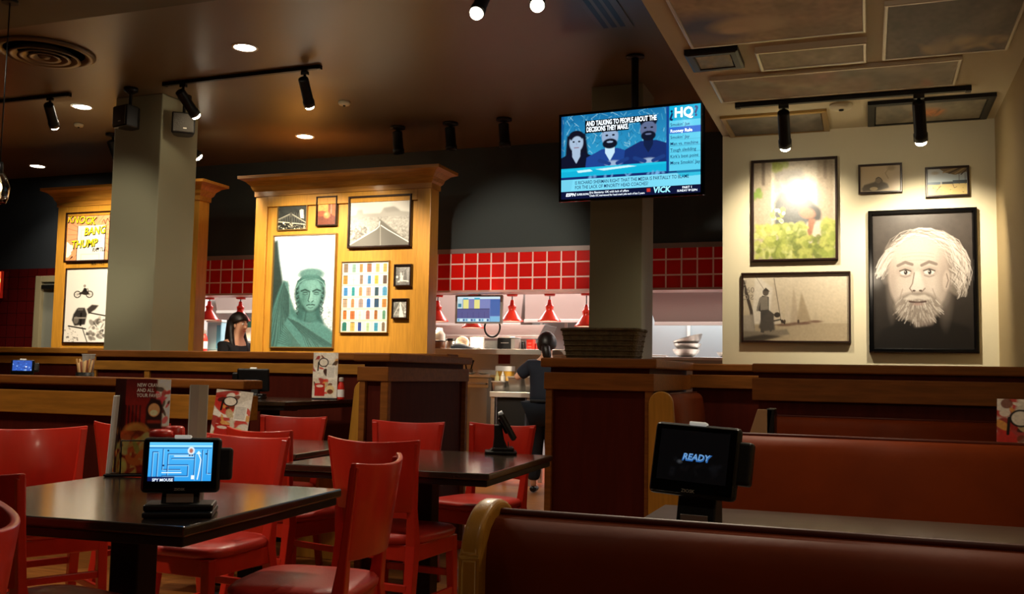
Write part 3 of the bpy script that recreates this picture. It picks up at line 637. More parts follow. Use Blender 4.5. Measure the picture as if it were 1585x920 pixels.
wall_pic('framed_print', 'tall dark framed print mostly hidden by the left column', [(238, 344), (285, 341), (275, 518), (228, 519)], YD + .028, c, darkframe, .02, .04, G2)

# ---------------------------------------------------------------- portrait wall
c = Cv(170, 205, '#cfc3ac'); c.rect(0, 0, .22, 1, '#b3a58e'); c.rect(.1, .0, .14, .24, '#6e5f50', .9, 1); c.rect(.22, 0, .26, .6, '#e2d8c2', .8, 1); c.rect(.78, 0, .98, 1, '#b09f86', 1, 2); c.rect(.86, 0, .9, .2, '#8b7a64', .8, 1)
c.poly([(.26, .1), (.6, .08), (.66, .4), (.3, .4)], '#9c958b', .9, 3)
c.poly([(.26, .42), (.34, .32), (.58, .3), (.72, .42), (.82, .52), (.8, .62), (.66, .63), (.62, .75), (.44, .8), (.26, .7)], '#5c5f60', 1, 2)
c.ell(.5, .24, .1, .1, '#a8876f', 0, 1, .3); c.ell(.5, .19, .13, .07, '#6c6658', 0, 1, .3); c.ell(.74, .56, .09, .09, '#3d3c3c', 0, 1, .2); c.ell(.66, .54, .1, .055, '#a9755a', .3, 1, .2); c.poly([(.68, .6), (.76, .6), (.7, .82), (.64, .8)], '#9c6a50', 1, 1)
c.poly([(.3, .74), (.5, .7), (.72, .86), (.66, .92), (.3, .9)], '#6e7484', 1, 2); c.rect(.76, .62, .96, .8, '#d9c9b4', .8, 2); c.poly([(.5, .76), (.74, .88), (.7, .92), (.48, .82)], '#33302e', 1, 1)
c.blobs(170, .02, .66, .66, .98, .02, .06, ['#98a34c', '#b6bb62', '#7d8a3e', '#c9cc86'], 8, .85, .3); c.blobs(110, .5, 1, .78, .99, .02, .05, ['#8d9a46', '#aeb25c', '#6f7a38'], 9, .85, .3); c.blobs(40, .84, 1, .62, .85, .02, .05, ['#8d9a46', '#aeb25c'], 10, .85, .3); c.blobs(14, .22, .42, .0, .07, .02, .05, ['#a6b04e'], 11, .8, .3); c.blobs(8, 0, .08, .28, .36, .02, .04, ['#7d9a3e'], 12, .8, .3); c.blobs(16, .2, .4, .48, .62, .015, .03, ['#e2ddd0', '#aab05c'], 13, .8)
c.a *= .8; c.noise(.05, 1, 3)
wall_pic('framed_photo', 'large photo of a seated figure behind green leaves, upper left on the portrait wall', [(1163, 250), (1297, 243), (1297, 403), (1164, 407)], YP, c, darkframe, .018, .035, G3)
c = Cv(100, 68, '#c9b592'); c.grad('#c3ad88', '#d3c2a2'); c.poly([(.04, .86), (.1, .72), (.36, .62), (.42, .5), (.5, .46), (.56, .62), (.68, .7), (.72, .86), (.5, .95), (.06, .97)], '#6e6455', 1, 1); c.ell(.45, .56, .07, .12, '#8d7f6a'); c.line([(.4, .5), (.46, .44), (.52, .5), (.56, .6)], .025, '#3f372d'); c.ell(.34, .88, .1, .07, '#cbb992'); c.ell(.78, .1, .1, .1, '#a08a66', 0, .8, .4); c.line([(.72, .12), (.63, .3), (.7, .5)], .04, '#a8926e', .8)
wall_pic('framed_photo', 'small sepia photo of a reclining figure, left of the two small upper frames', [(1328, 257), (1397, 252), (1396, 298), (1329, 302)], YP, c, darkframe, .014, .03, G3)
c = Cv(100, 72, '#a9b1b5'); c.grad('#b9bcba', '#9fb0b8', 0, .5); c.poly([(.3, 0), (1, 0), (1, .16), (.7, .26), (.45, .16)], '#7a6544'); 
for k in range(4): c.line([(.4 + .15 * k, .16 + .03 * k), (.75 + .1 * k, .0)], .04, '#3c2f22' if k % 2 else '#a58c60')
c.rect(0, .5, 1, .6, '#5f7484'); c.rect(.38, .5, .66, .62, '#2e3438'); c.rect(.64, .46, 1, .58, '#39464e'); c.poly([(0, .6), (1, .58), (1, 1), (0, 1)], '#c9b274'); c.blobs(20, .1, .95, .66, .95, .01, .03, ['#8a7444', '#dcc890'], 4, .7)
for x0 in (.8, .95): c.line([(x0, .2), (x0, .6)], .018, '#4d4030')
c.line([(.35, .64), (.24, .8)], .025, '#6a5334'); c.line([(.64, .6), (.68, .74), (.74, .7)], .02, '#5a4630'); c.line([(.35, .5), (.35, .64)], .02, '#cfc09a')
c.ell(.2, .16, .1, .06, '#9c8d70', 0, .7, .4)
wall_pic('framed_print', 'small beach hut print, right of the two small upper frames', [(1431, 261), (1500, 256), (1500, 304), (1433, 307)], YP, c, darkframe, .014, .03, G3)
c = Cv(200, 125, '#cbbfa8'); c.grad('#d0c6b4', '#b9aa90'); c.grad('#a89a82', '#b3a48c', .74, 1, .7)
def sail(x, b, h, w, col, al=.9): c.poly([(x, b - h), (x + w, b), (x - w * .5, b - .01)], col, al, 1)
c.poly([(.12, .0), (.3, .22), (.36, .75), (.08, .75)], '#d9d2c6', .9, 1); sail(.3, .74, .68, .1, '#c6baa8'); sail(.42, .72, .4, .05, '#c4b8a6'); sail(.485, .74, .56, .06, '#b3a591'); sail(.56, .71, .44, .09, '#a6977f'); sail(.69, .69, .2, .025, '#bdb09a', .8)
c.line([(.3, .06), (.37, .74)], .008, '#4d443a'); c.line([(.12, .02), (.2, .22)], .006, '#7a7064')
for x, y, w in ((.4, .76, .09), (.53, .74, .09), (.6, .73, .05), (.69, .71, .06)): c.ell(x, y, w, .02, '#7a6052', 0, .9, .4)
for x in (.38, .4, .53): c.ell(x, .71, .01, .03, '#5a4a40')
c.line([(.0, .1), (.08, .55), (.1, .86)], .05, '#544a42'); c.poly([(0, .62), (.1, .6), (.12, .9), (0, .9)], '#a89f92', .9, 1); c.poly([(.0, .85), (.2, .86), (.42, .82), (.45, .9), (.1, .98), (0, 1)], '#8d8374', 1, 1); c.poly([(.0, .95), (.2, .9), (.38, .93), (.2, 1), (0, 1)], '#453d36', .9, 1)
c.poly([(.19, .32), (.25, .34), (.25, .54), (.3, .6), (.28, .85), (.26, .87), (.24, .72), (.2, .88), (.17, .87), (.17, .56), (.15, .55), (.135, .5), (.16, .36)], '#55504c', 1, 0); c.poly([(.17, .34), (.24, .33), (.245, .53), (.17, .54)], '#8d867c', 1, 0); c.ell(.22, .27, .03, .055, '#6a625a'); c.poly([(.195, .25), (.22, .2), (.25, .24), (.26, .26)], '#514a44'); c.line([(.17, .36), (.145, .5), (.14, .54)], .03, '#8d867c')
c.poly([(.25, .54), (.29, .6), (.31, .84), (.2, .86), (.15, .8), (.17, .7)], '#5d5751', 1, 1); c.ell(.33, .61, .03, .04, '#4b443e'); c.line([(.3, .7), (.36, .68), (.4, .74)], .02, '#3b352f')
c.a = c.a ** 1.18; c.noise(.03, 1, 3)
t = wall_pic('framed_photo', 'hazy photo of sailing boats and a capped figure, low on the portrait wall', [(1148, 424), (1317, 420), (1317, 531), (1148, 531)], YP, c, darkframe, .014, .035, G3)
sepia_ink = mat('sepia_ink', '#8d8578', .5)
text_mesh('lettering', [('160', -.31, .12, .055, sepia_ink, 'CENTER', 0, 1, .01), ('SIC', -.31, .07, .05, sepia_ink, 'CENTER', 0, -1, .01), ('U', -.34, .17, .05, sepia_ink, 'CENTER', 0, 1, .01)], t, -.018)
# --- generic elderly portrait (stand-in)
c = Cv(190, 260, '#2a2420'); c.grad('#4a423c', '#17120f'); c.ell(.85, .1, .4, .2, '#4d443e', 0, .5, .8); c.noise(.05, 3, 2)
c.poly([(.0, 1), (.1, .86), (.3, .78), (.62, .76), (.95, .84), (1, 1)], '#15110f', 1, 2); c.poly([(.34, .7), (.62, .68), (.6, .82), (.42, .84)], '#8e8078', 1, 2)
rr = random.Random(5)
# swept hair : soft mass, then strands that follow the sweep
for (u, v, ru, rv, ro, col, al) in ((.47, .235, .27, .1, -.05, '#8f857c', .95), (.66, .26, .17, .12, .5, '#9b9086', .95), (.78, .4, .11, .17, .1, '#8d8279', .95), (.84, .52, .09, .1, -.3, '#7f756c', .95), (.25, .3, .13, .1, -.5, '#7c7269', .9), (.15, .4, .06, .12, .15, '#6b625a', .9)): c.ell(u, v, ru, rv, col, ro, al, .12)
for k in range(330):
    if k % 5 < 3:
        t0 = rr.uniform(0, 1); o_ = rr.uniform(-.05, .075); pts = []
        for q in range(7):
            w_ = t0 * .55 + q * .075; a = PI * (1.18 + .98 * min(w_, 1.05)); r = .265 + o_ + .02 * math.sin(q * 1.3 + k); pts.append((.5 + r * 1.38 * math.cos(a), .43 + r * .92 * math.sin(a) + max(0, w_ - .8) * .12))
    elif k % 5 == 3:
        u0, v0 = rr.uniform(.74, .84), rr.uniform(.3, .5); pts = [(u0 + .11 * math.sin(q * .42) + rr.uniform(-.004, .004), v0 + .028 * q) for q in range(6)]
    else:
        u0, v0 = rr.uniform(.2, .34), rr.uniform(.24, .34); pts = [(u0 - .036 * q + rr.uniform(-.005, .005), v0 + .006 * q * q) for q in range(6)]
    c.line(pts, rr.uniform(.003, .007), rr.choice(['#f0e8e0', '#d8cdc3', '#8c8178', '#ece3da', '#6a6058']), .6)
c.ell(.46, .47, .3, .3, '#c2b3a8', .0, 1, .05); c.ell(.48, .32, .22, .12, '#d9ccc1', 0, .9, .6); c.ell(.36, .56, .1, .1, '#e9ded5', 0, .6, .8); c.ell(.6, .56, .11, .11, '#e9ded5', 0, .6, .8); c.ell(.72, .5, .06, .22, '#9f9187', 0, .55, .8); c.ell(.19, .52, .04, .18, '#a79a90', 0, .5, .8)
for v in (.29, .315, .345): c.line([(.3, v + .01), (.38, v + .002), (.47, v), (.55, v + .004), (.62, v + .014)], .005, '#b9aaa0', .7)
c.line([(.3, .56), (.275, .62), (.28, .68)], .008, '#a3958b', .7); c.line([(.6, .56), (.63, .62), (.625, .68)], .008, '#a3958b', .7)
for u in (.33, .57):
    c.ell(u, .43, .075, .035, '#a99b92', 0, .8, .4); c.ell(u, .435, .052, .02, '#ece5df'); c.ell(u + .004, .435, .018, .018, '#2c2623'); c.ell(u - .002, .43, .004, .004, '#ffffff'); c.line([(u - .055, .425), (u, .412), (u + .055, .427)], .01, '#55483f'); c.line([(u - .05, .46), (u, .472), (u + .05, .46)], .006, '#9a8b82')
    c.line([(u - .075, .385), (u, .36), (u + .07, .378)], .022, '#8d8078')
c.poly([(.425, .43), (.475, .43), (.52, .55), (.49, .58), (.4, .58), (.375, .55)], '#e8ddd4', 1, 2); c.line([(.42, .44), (.4, .52), (.372, .555), (.4, .583)], .008, '#85766d'); c.line([(.49, .583), (.525, .555)], .008, '#85766d'); c.ell(.415, .572, .016, .008, '#54463e'); c.ell(.48, .572, .016, .008, '#54463e')
c.ell(.45, .69, .23, .11, '#9d9288', 0, 1, .12)          # short white beard
for k in range(200):
    a = rr.uniform(0, 2 * PI); r = rr.uniform(.2, 1); u0 = .45 + .22 * r * math.cos(a); v0 = .7 + .11 * r * math.sin(a); c.line([(u0, v0), (u0 + (u0 - .45) * .2, v0 + .03)], .006, rr.choice(['#efe7df', '#a89c92', '#d6cbc1', '#83776e']), .6)
c.poly([(.3, .635), (.38, .6), (.45, .61), (.52, .6), (.6, .635), (.52, .64), (.45, .632), (.38, .642)], '#ded4ca', .95, 1); c.line([(.37, .652), (.45, .66), (.53, .652)], .014, '#5a4640'); c.ell(.45, .672, .05, .01, '#b0938a', 0, .8, .4)
c.ell(.735, .5, .035, .07, '#cfc0b5', .1, 1, .2); c.line([(.74, .45), (.757, .5), (.735, .55)], .008, '#86786f')
c.a *= .7; c.noise(.04, 0, 7)
wall_pic('framed_photo', 'large black framed portrait of a white haired man on a dark background', [(1343, 328), (1512, 322), (1515, 548), (1346, 546)], YP, c, glossblack, .03, .04, G3)

# ---------------------------------------------------------------- lowered ceiling pictures (lie flat against the ceiling)
def ceil_pic(label, q, cv, fm, fw=.02, depth=.03, name='framed_painting'):
    P = [onz(px, py, ZS) for px, py in q]          # far-left, far-right, near-right, near-left
    cx = sum(p.x for p in P) / 4; cy = sum(p.y for p in P) / 4
    w = ((P[1].x - P[0].x) + (P[2].x - P[3].x)) / 2; h = ((P[0].y - P[3].y) + (P[1].y - P[2].y)) / 2
    return picture(name, label, frame_M((cx, cy, ZS), (1, 0, 0), (0, -1, 0)), w, h, cv, fm, fw, depth * .7, G4, mm=matte_print, pd=.85)
def painting(w, h, base, cols, seed, n=26):
    c = Cv(w, h, base); c.blobs(n, -.1, 1.1, -.1, 1.1, .08, .3, cols, seed, .75, .6); c.noise(.06, 2, seed); return c
c = painting(170, 120, '#ae9474', ['#c0a682', '#9c8468', '#b08c6c', '#b89c7e'], 2)
c.ell(.12, .66, .22, .26, '#3c4a80', .2, .9, .5); c.ell(.05, .84, .14, .12, '#8a7a84', 0, .8, .5); c.ell(.36, .66, .2, .15, '#cdb392', 0, .95, .3); c.ell(.28, .74, .08, .06, '#d6bc9c', 0, .9, .3)
P0 = onz(1074, 72, ZS)
ceil_pic('largest painting on the lowered ceiling, pale with a blue grey cloud', [(1074, 72), (1342, 40), (1340, -50), (1020, -20)], c, silver, .02, .035)
c = painting(150, 110, '#7a7168', ['#6f675e', '#877c6e', '#625a52'], 4); c.blobs(26, .35, .98, .72, .92, .03, .1, ['#c4a878', '#b09a78', '#5a5450'], 5, .6, .6); c.rect(0, .55, 1, .58, '#6a645c', .6, 3)
ceil_pic('grey seascape painting on the lowered ceiling, nearest the right wall', [(1369, 88), (1561, 70), (1588, 0), (1365, -20)], c, silver, .02, .035)
ceil_pic('small pale print in a wide dark frame at the left edge of the lowered ceiling', [(1074, 104), (1154, 97), (1140, 70), (1058, 76)], painting(60, 40, '#a8a690', ['#98a0a0', '#b5ae98'], 6, 12), blackmetal, .05, .05)
ceil_pic('long pale landscape under the biggest ceiling painting', [(1180, 103), (1344, 86), (1340, 58), (1166, 72)], painting(120, 40, '#b0a68c', ['#a89c84', '#bab09a'], 7, 14), silver, .022, .05)
c = painting(180, 50, '#a8947a', ['#9a7c66', '#b7a488', '#8c8672', '#a87a68', '#7e7a6c'], 8)
ceil_pic('very wide sunset painting with bright frame across the lowered ceiling', [(1118, 153), (1479, 127), (1489, 87), (1095, 118)], c, silver, .022, .035)
ceil_pic('dim silver framed print behind the left spotlight of the lowered ceiling', [(1130, 209), (1284, 200), (1280, 169), (1114, 179)], painting(120, 50, '#5a5246', ['#7a7264', '#4a443a', '#645a4c'], 9), gold, .04, .03)
c = painting(150, 50, '#7d7462', ['#6a6354', '#8d836c', '#5d5648'], 10); c.ell(.5, .5, .12, .2, '#b06a34', 0, .9, .6); c.blobs(10, .4, .62, .35, .7, .02, .06, ['#c07a40', '#6a4a30'], 3, .7)
ceil_pic('black framed orange and grey painting at the right end of the lowered ceiling', [(1345, 191), (1530, 179), (1540, 142), (1341, 158)], c, blackmetal, .05, .04)

# ================================================================== TELEVISION
PL, PR = at(867, 246, 7.2), at(1089.5, 229, 7.02)
xd = PR - PL; W = xd.length; Hh = W / 1.70
ctr = (PL + PR) / 2
tilt = math.radians(4); zup = Vector((0, -math.sin(tilt), math.cos(tilt)))
M = frame_M(ctr, xd, zup)
tv = thing('television', 'wide flat television showing a sports talk show, hung on a black pole', 'television', M=M)
MB().box(-W / 2, W / 2, -.012, .03, -Hh / 2, Hh / 2).build('housing', glossblack, tv, .006)
bz = .018
MB().loft([[Vector((sx * (W / 2 - e), y, sz * (Hh / 2 - e))) for sx, sz in ((-1, -1), (1, -1), (1, 1), (-1, 1))] for e, y in ((0, -.012), (0, -.02), (bz, -.02), (bz, -.014))], None, False, False).build('bezel', glossblack, tv)
sw, sh = W - 2 * bz, Hh - 2 * bz
c = Cv(300, 170, '#1a6f9c'); c.grad('#12689c', '#2f9cc8', 0, .75)
rr = random.Random(11)
for k in range(260):
    u, v = rr.uniform(0, .77), rr.uniform(0, .62); an = rr.uniform(-1.2, 1.2); L = rr.uniform(.03, .09); c.line([(u, v), (u + L * math.sin(an) * .6, v - L * math.cos(an))], .006, rr.choice(['#8fd0e0', '#175a80', '#5cb4cf', '#124867', '#b6e6ee']), .6)
c.rect(0, .0, .02, .8, '#123f78', .7, 1)
def host(u, v, s, hair, top, skin_, beard, long=False, shirt=None):
    if long: c.poly([(u - .07 * s, v - .1 * s), (u + .07 * s, v - .12 * s), (u + .1 * s, v + .32 * s), (u - .09 * s, v + .32 * s)], hair, 1, 1)
    c.poly([(u - .17 * s, v + .56 * s), (u - .15 * s, v + .24 * s), (u - .05 * s, v + .15 * s), (u + .05 * s, v + .15 * s), (u + .15 * s, v + .22 * s), (u + .18 * s, v + .56 * s)], top, 1, 0)
    c.poly([(u - .032 * s, v + .08 * s), (u + .032 * s, v + .08 * s), (u + .03 * s, v + .2 * s), (u, v + .3 * s), (u - .03 * s, v + .2 * s)], shirt or skin_)
    c.ell(u, v, .052 * s, .135 * s, skin_); c.ell(u, v - .09 * s, .057 * s, .075 * s, hair)
    if not long: c.ell(u, v + .01, .05 * s, .1 * s, skin_)
    else: c.ell(u + .005, v + .015, .045 * s, .1 * s, skin_)
    if beard: c.ell(u, v + .09 * s, .047 * s, .06 * s, hair); c.ell(u, v + .07 * s, .02 * s, .012 * s, skin_)
    else: c.line([(u - .015 * s, v + .075 * s), (u + .018 * s, v + .075 * s)], .01, '#7a3040')
    for e in (-.02, .022): c.ell(u + e * s, v - .01 * s, .009 * s, .012 * s, '#0e1522')
    c.line([(u, v), (u + .004, v + .035 * s)], .006, '#6c6a80', .7)
host(.115, .38, 1.0, '#0e1020', '#0c1026', '#9fb4cc', False, True)
host(.365, .33, 1.15, '#0d1222', '#1c3f88', '#8ea4c2', True, False, '#b9d8ea')
host(.64, .27, 1.1, '#0c1326', '#142a66', '#5a6688', True, False, '#0e1c40')
for u in (.39, .645): c.ell(u, .71, .055, .04, '#93a8c6', 0, 1, .3); c.line([(u - .1, .66), (u - .03, .71)], .05, '#1a3878'); c.line([(u + .1, .66), (u + .03, .71)], .05, '#1a3878')
c.rect(0, .74, .78, .87, '#10a8cc'); c.poly([(0, .76), (.3, .74), (.78, .735), (.78, .76), (0, .79)], '#1cb8d8'); c.poly([(.12, .78), (.22, .77), (.24, .8), (.13, .81)], '#bfe8ee'); c.poly([(.26, .775), (.5, .75), (.56, .77), (.32, .8)], '#bfe8ee'); c.rect(0, .865, .78, .9, '#132a68'); c.blobs(14, .2, .75, .875, .89, .01, .02, ['#6fa6d8'], 3, .7, .6)
c.rect(.765, 0, .785, .87, '#0a3a86'); c.rect(.785, 0, 1, .2, '#06a6d0'); c.rect(.785, .2, 1, .87, '#58c4e2'); c.rect(.785, .285, 1, .37, '#2466c8')
for k in range(7): c.rect(.79, .37 + .083 * (k - 0), .998, .374 + .083 * k, '#3b86a8')
# (drawn with the lower strip below)
cv2 = Cv(300, 200, '#0c1030'); cv2.a[:170] = c.a; c = cv2
s_ = 170 / 200
c.rect(0, .765, 1, .905, '#74cfe8'); c.poly([(0, .77), (.09, .77), (.075, .9), (0, .9)], '#6cc4de'); c.poly([(.84, .765), (1, .765), (1, .8), (.87, .81)], '#2fb4d4'); c.rect(0, .905, 1, 1, '#0b1234'); c.rect(.63, .92, .655, .96, '#c03028')
tvs = painted('screen', c, sw, sh, screen_m, tv, (0, -.0145, 0))
def E(name, col, e): return mat(name, col, .5, emit=e)
wht = E('screen_white', '#eaf6ff', .7); blk = E('screen_black', '#020308', .3); dk = E('screen_dark_blue', '#06245a', .4); cy = E('screen_cyan', '#8fe0f4', .7)
def P_(u, v): return (u - .5) * sw, (.5 - v) * sh
it = []
for s, u, v in (('AND TALKING TO PEOPLE ABOUT THE', .19, .115), ('DECISIONS THEY MAKE.', .19, .185)):
    x, z = P_(u, v); it.append((s, x, z, .052, wht, 'LEFT', 0, .62, .03))
for i, s in enumerate(("Smokin' Jae", 'Rooney Rule', "Smokin' Jay", 'Man vs. machine', 'Tough sledding', "Kirk's best point", "More Smokin' Jay")):
    x, z = P_(.793, .215 + i * .0725 + .0); it.append((s, x, z, .034, wht if i == 1 else dk, 'LEFT', 0, .95, .006))
x, z = P_(.885, .085); it.append(('¿HQ?', x, z, .105, dk, 'CENTER', 0, .95, .03)); it.append(('HQ', x, z, .1, wht, 'CENTER', 0, .95, .025))
for s, v in (('IS RICHARD SHERMAN RIGHT THAT THE MEDIA IS PARTIALLY TO BLAME', .81), ('FOR THE LACK OF MINORITY HEAD COACHES?', .866)):
    x, z = P_(.105, v); it.append((s, x, z, .038, dk, 'LEFT', 0, .74, .006))
x, z = P_(.035, .95); it.append(('ESPN', x, z, .034, wht, 'LEFT', .2, 1.1, .03))
x, z = P_(.12, .95); it.append(('SUPER BOWL', x, z, .022, wht, 'LEFT', 0, .8, .01))
x, z = P_(.215, .935); it.append(('Eric Bieniemy: OK with lack of offers', x, z, .024, wht, 'LEFT', 0, .9, .006))
x, z = P_(.215, .972); it.append(('Chiefs OC interviewed for head coach jobs each of last 2 years', x, z, .022, wht, 'LEFT', 0, .8, .006))
x, z = P_(.675, .948); it.append(('VICK', x, z, .06, cy, 'LEFT', .15, 1, .03))
x, z = P_(.91, .935); it.append(('PART 1', x, z, .024, wht, 'CENTER', 0, 1, .012)); x, z = P_(.91, .97); it.append(('SUNDAY 9P ESPN', x, z, .022, wht, 'CENTER', 0, .9, .01))
# caption boxes behind the words
b = MB()
for u0, v0, u1, v1 in ((.18, .075, .675, .15), (.18, .15, .5, .225)):
    (x0, z0), (x1, z1) = P_(u0, v1), P_(u1, v0); b.box(x0, x1, -.0152, -.0148, z0, z1)
b.build('caption_box', blk, tv)
for o in text_mesh('lettering', it, tv, -.0156): nest(o, tvs)

MB().tube([(.02, .06, Hh * .1), (.02, .06, ZC - ctr.z + .02)], .028, blackmetal, 16).build('ceiling_pole', blackmetal, tv)
nest(MB().box(-.1, .14, .03, .07, -.15, .15).build('mount_plate', blackmetal, None, .005), [q for q in tv.children if q.name.startswith('ceiling_pole')][0])
MB().lathe([(.07, 0), (.07, -.015), (.002, -.015)], (.02, .06, ZC - ctr.z - .005), blackmetal, 20).build('ceiling_flange', blackmetal, tv)
# ================================================================== CHAIRS
def sup(cx, cy, rx, ry, z, n=28, e=4., taper=0.):
    out = []
    for i in range(n):
        t = 2 * PI * i / n; c, s = math.cos(t), math.sin(t)
        x = rx * math.copysign(abs(c) ** (2 / e), c); y = ry * math.copysign(abs(s) ** (2 / e), s)
        out.append(Vector((cx + x * (1 + taper * y / ry), cy + y, z)))
    return out
HB = .88
def sect(p, wx, wy): return [Vector((p[0] - wx, p[1] - wy, p[2])), Vector((p[0] + wx, p[1] - wy, p[2])), Vector((p[0] + wx, p[1] + wy, p[2])), Vector((p[0] - wx, p[1] + wy, p[2]))]
def make_chair():
    t = thing('dining_chair', 'red chair', 'chair')
    MB().loft([sup(0, 0, .195, .195, .452, taper=.05), sup(0, 0, .205, .205, .46, taper=.05), sup(0, 0, .208, .208, .478, taper=.05), sup(0, 0, .196, .196, .492, taper=.05), sup(0, 0, .15, .15, .499, taper=.05), sup(0, 0, .05, .05, .501)], None).build('seat', redvinyl, t)
    b = MB(); b.box(-.185, .185, .165, .187, .385, .452); b.box(-.185, .185, -.187, -.165, .385, .452); b.box(-.187, -.165, -.165, .165, .385, .452); b.box(.165, .187, -.165, .165, .385, .452)
    b.build('seat_frame', redpaint, t, .004)
    def byz(z): return -.19 - .055 * max(0, (z - .45)) / .43       # lean of the back
    def hw(z): return .17 + .045 * max(0, (z - .45)) / .43
    # curved back panel
    n = 14; th = .009; rings = []
    for i in range(n + 1):
        u = -1 + 2 * i / n; ring = []
        for (z0, sg) in ((.585, -1), (.585, 1), (HB, 1), (HB, -1)):
            z = z0 if z0 < .7 else HB - .014 * (1 - u * u)
            zz = z if z0 < .7 else z
            y = byz(zz) - .055 * (1 - u * u) + sg * th + .02
            ring.append(Vector((u * (hw(zz) + .004), y, zz)))
        rings.append(ring)
    MB().loft(rings, None, True, True).build('back_panel', redpaint, t, .004)
    for s in (-1, 1):
        R = [sect((s * .185, -.255, 0), .017, .017), sect((s * .178, -.205, .25), .02, .02), sect((s * .17, -.172, .45), .022, .024)]
        for z in (.6, .75, HB - .012): R.append(sect((s * (hw(z) - .012), byz(z) + .018, z), .019 - .004 * (z > .7), .013))
        MB().loft(R, None, False).build('leg', redpaint, t, .004)
        MB().loft([sect((s * .18, .182, 0), .014, .014), sect((s * .172, .17, .3), .019, .019), sect((s * .168, .168, .45), .02, .02)], None, False).build('leg', redpaint, t, .004)
    for s in (-1, 1): bx('stretcher', s * .178 - .009, s * .178 + .009, -.215, .17, .2, .228, redpaint, t, .003)
    bx('stretcher', -.17, .17, .162, .18, .27, .3, redpaint, t, .003); bx('stretcher', -.17, .17, -.222, -.204, .27, .3, redpaint, t, .003)
    return t
CH0 = make_chair(); _used = [False]
def chair(x, y, deg, label, group='red dining chairs'):
    """x, y: middle of the seat ; deg: direction the sitter faces, 0 = +Y, counter-clockwise"""
    if not _used[0]:
        _used[0] = True; r = CH0; r.location = (x, y, 0); r.rotation_euler = (0, 0, math.radians(deg)); r['label'] = label; r['group'] = group; return r
    return dup(CH0, (x, y, 0), math.radians(deg), label, group)
def chair_b(bx_, by_, deg, label):       # placed by the middle of the top of its back
    a = math.radians(deg); d = .29; return chair(bx_ - math.sin(a) * d, by_ + math.cos(a) * d, deg, label)
chair_b(-3.52, 3.4, -118, 'bright red chair at the far left, seat turned towards the foreground table')
chair_b(-3.42, 3.86, 4, 'dark red chair showing its back beside the menus, behind the far left chair')
chair_b(-2.42, 3.52, 176, 'bright red chair right behind the tablet with the maze game')
chair_b(-2.68, 3.83, -14, 'red chair back to back with the chair behind the maze tablet')
chair_b(-1.92, 3.54, -4, 'dark red chair in the middle, seen from behind at the second table')
chair_b(-1.40, 2.80, 99, 'nearest dark red chair seen edge-on at the right of the foreground table')
chair_b(-1.45, 1.39, 132, 'dark red chair with curved top rail, cut by the lower left corner')
chair_b(-2.22, 1.88, -10, 'dark red chair at the left edge, tucked under the foreground table')
chair_b(-3.26, 5.17, 186, 'red chair behind the second row table, below the menu on the booth')
chair_b(-2.44, 5.06, 184, 'red chair with tapered back just in front of the half wall end block')
chair_b(-1.88, 5.12, 166, 'red chair behind the tablet seen from the side, nearest the kitchen aisle')
# ================================================================== TABLES
def table(label, cx, cy, w, d, z, rot, top=tabletop, base='column'):
    t = thing('dining_table', label, 'table', (cx, cy, 0), math.radians(rot))
    MB().box(-w / 2, w / 2, -d / 2, d / 2, z - .028, z).build('tabletop', top, t, .006, 3)
    MB().box(-w / 2 + .012, w / 2 - .012, -d / 2 + .012, d / 2 - .012, z - .055, z - .028).build('edge_band', black, t, .004)
    bx('column', -.05, .05, -.05, .05, .03, z - .055, blackmetal, t, .006)
    b = MB(); b.box(-.3, .3, -.045, .045, .0, .03); b.box(-.045, .045, -.3, .3, .0, .031); b.build('base', blackmetal, t, .008)
    b = MB(); b.box(-.2, .2, -.03, .03, z - .075, z - .055); b.box(-.03, .03, -.2, .2, z - .076, z - .055); b.build('top_bracket', blackmetal, t, .004)
    return t
T1 = table('dark square table in the foreground carrying the maze tablet', -2.14, 2.49, .96, .9, .75, 4)
T2 = table('dark table in the second row carrying the tablet seen from the side', -1.935, 4.17, .95, 1.02, .75, 3)
T3 = table('dark table in the second row on the left, carrying the leaning menus', -3.1, 4.5, 1.0, .9, .75, 3)
# booth tables
T4 = table('dark booth table by the right wall carrying the tablet that reads READY', .07, 2.72, 1.36, .76, .75, 0, tabletop_b)
T5 = table('dark booth table with menu and ketchup under the middle display panel', -3.86, 5.76, .8, .95, .95, 2)
T6 = table('dark booth table behind the low half wall with the distant lit tablet', at(80, 575, 5.75).x, 5.75, 1.3, .9, .95, 0)
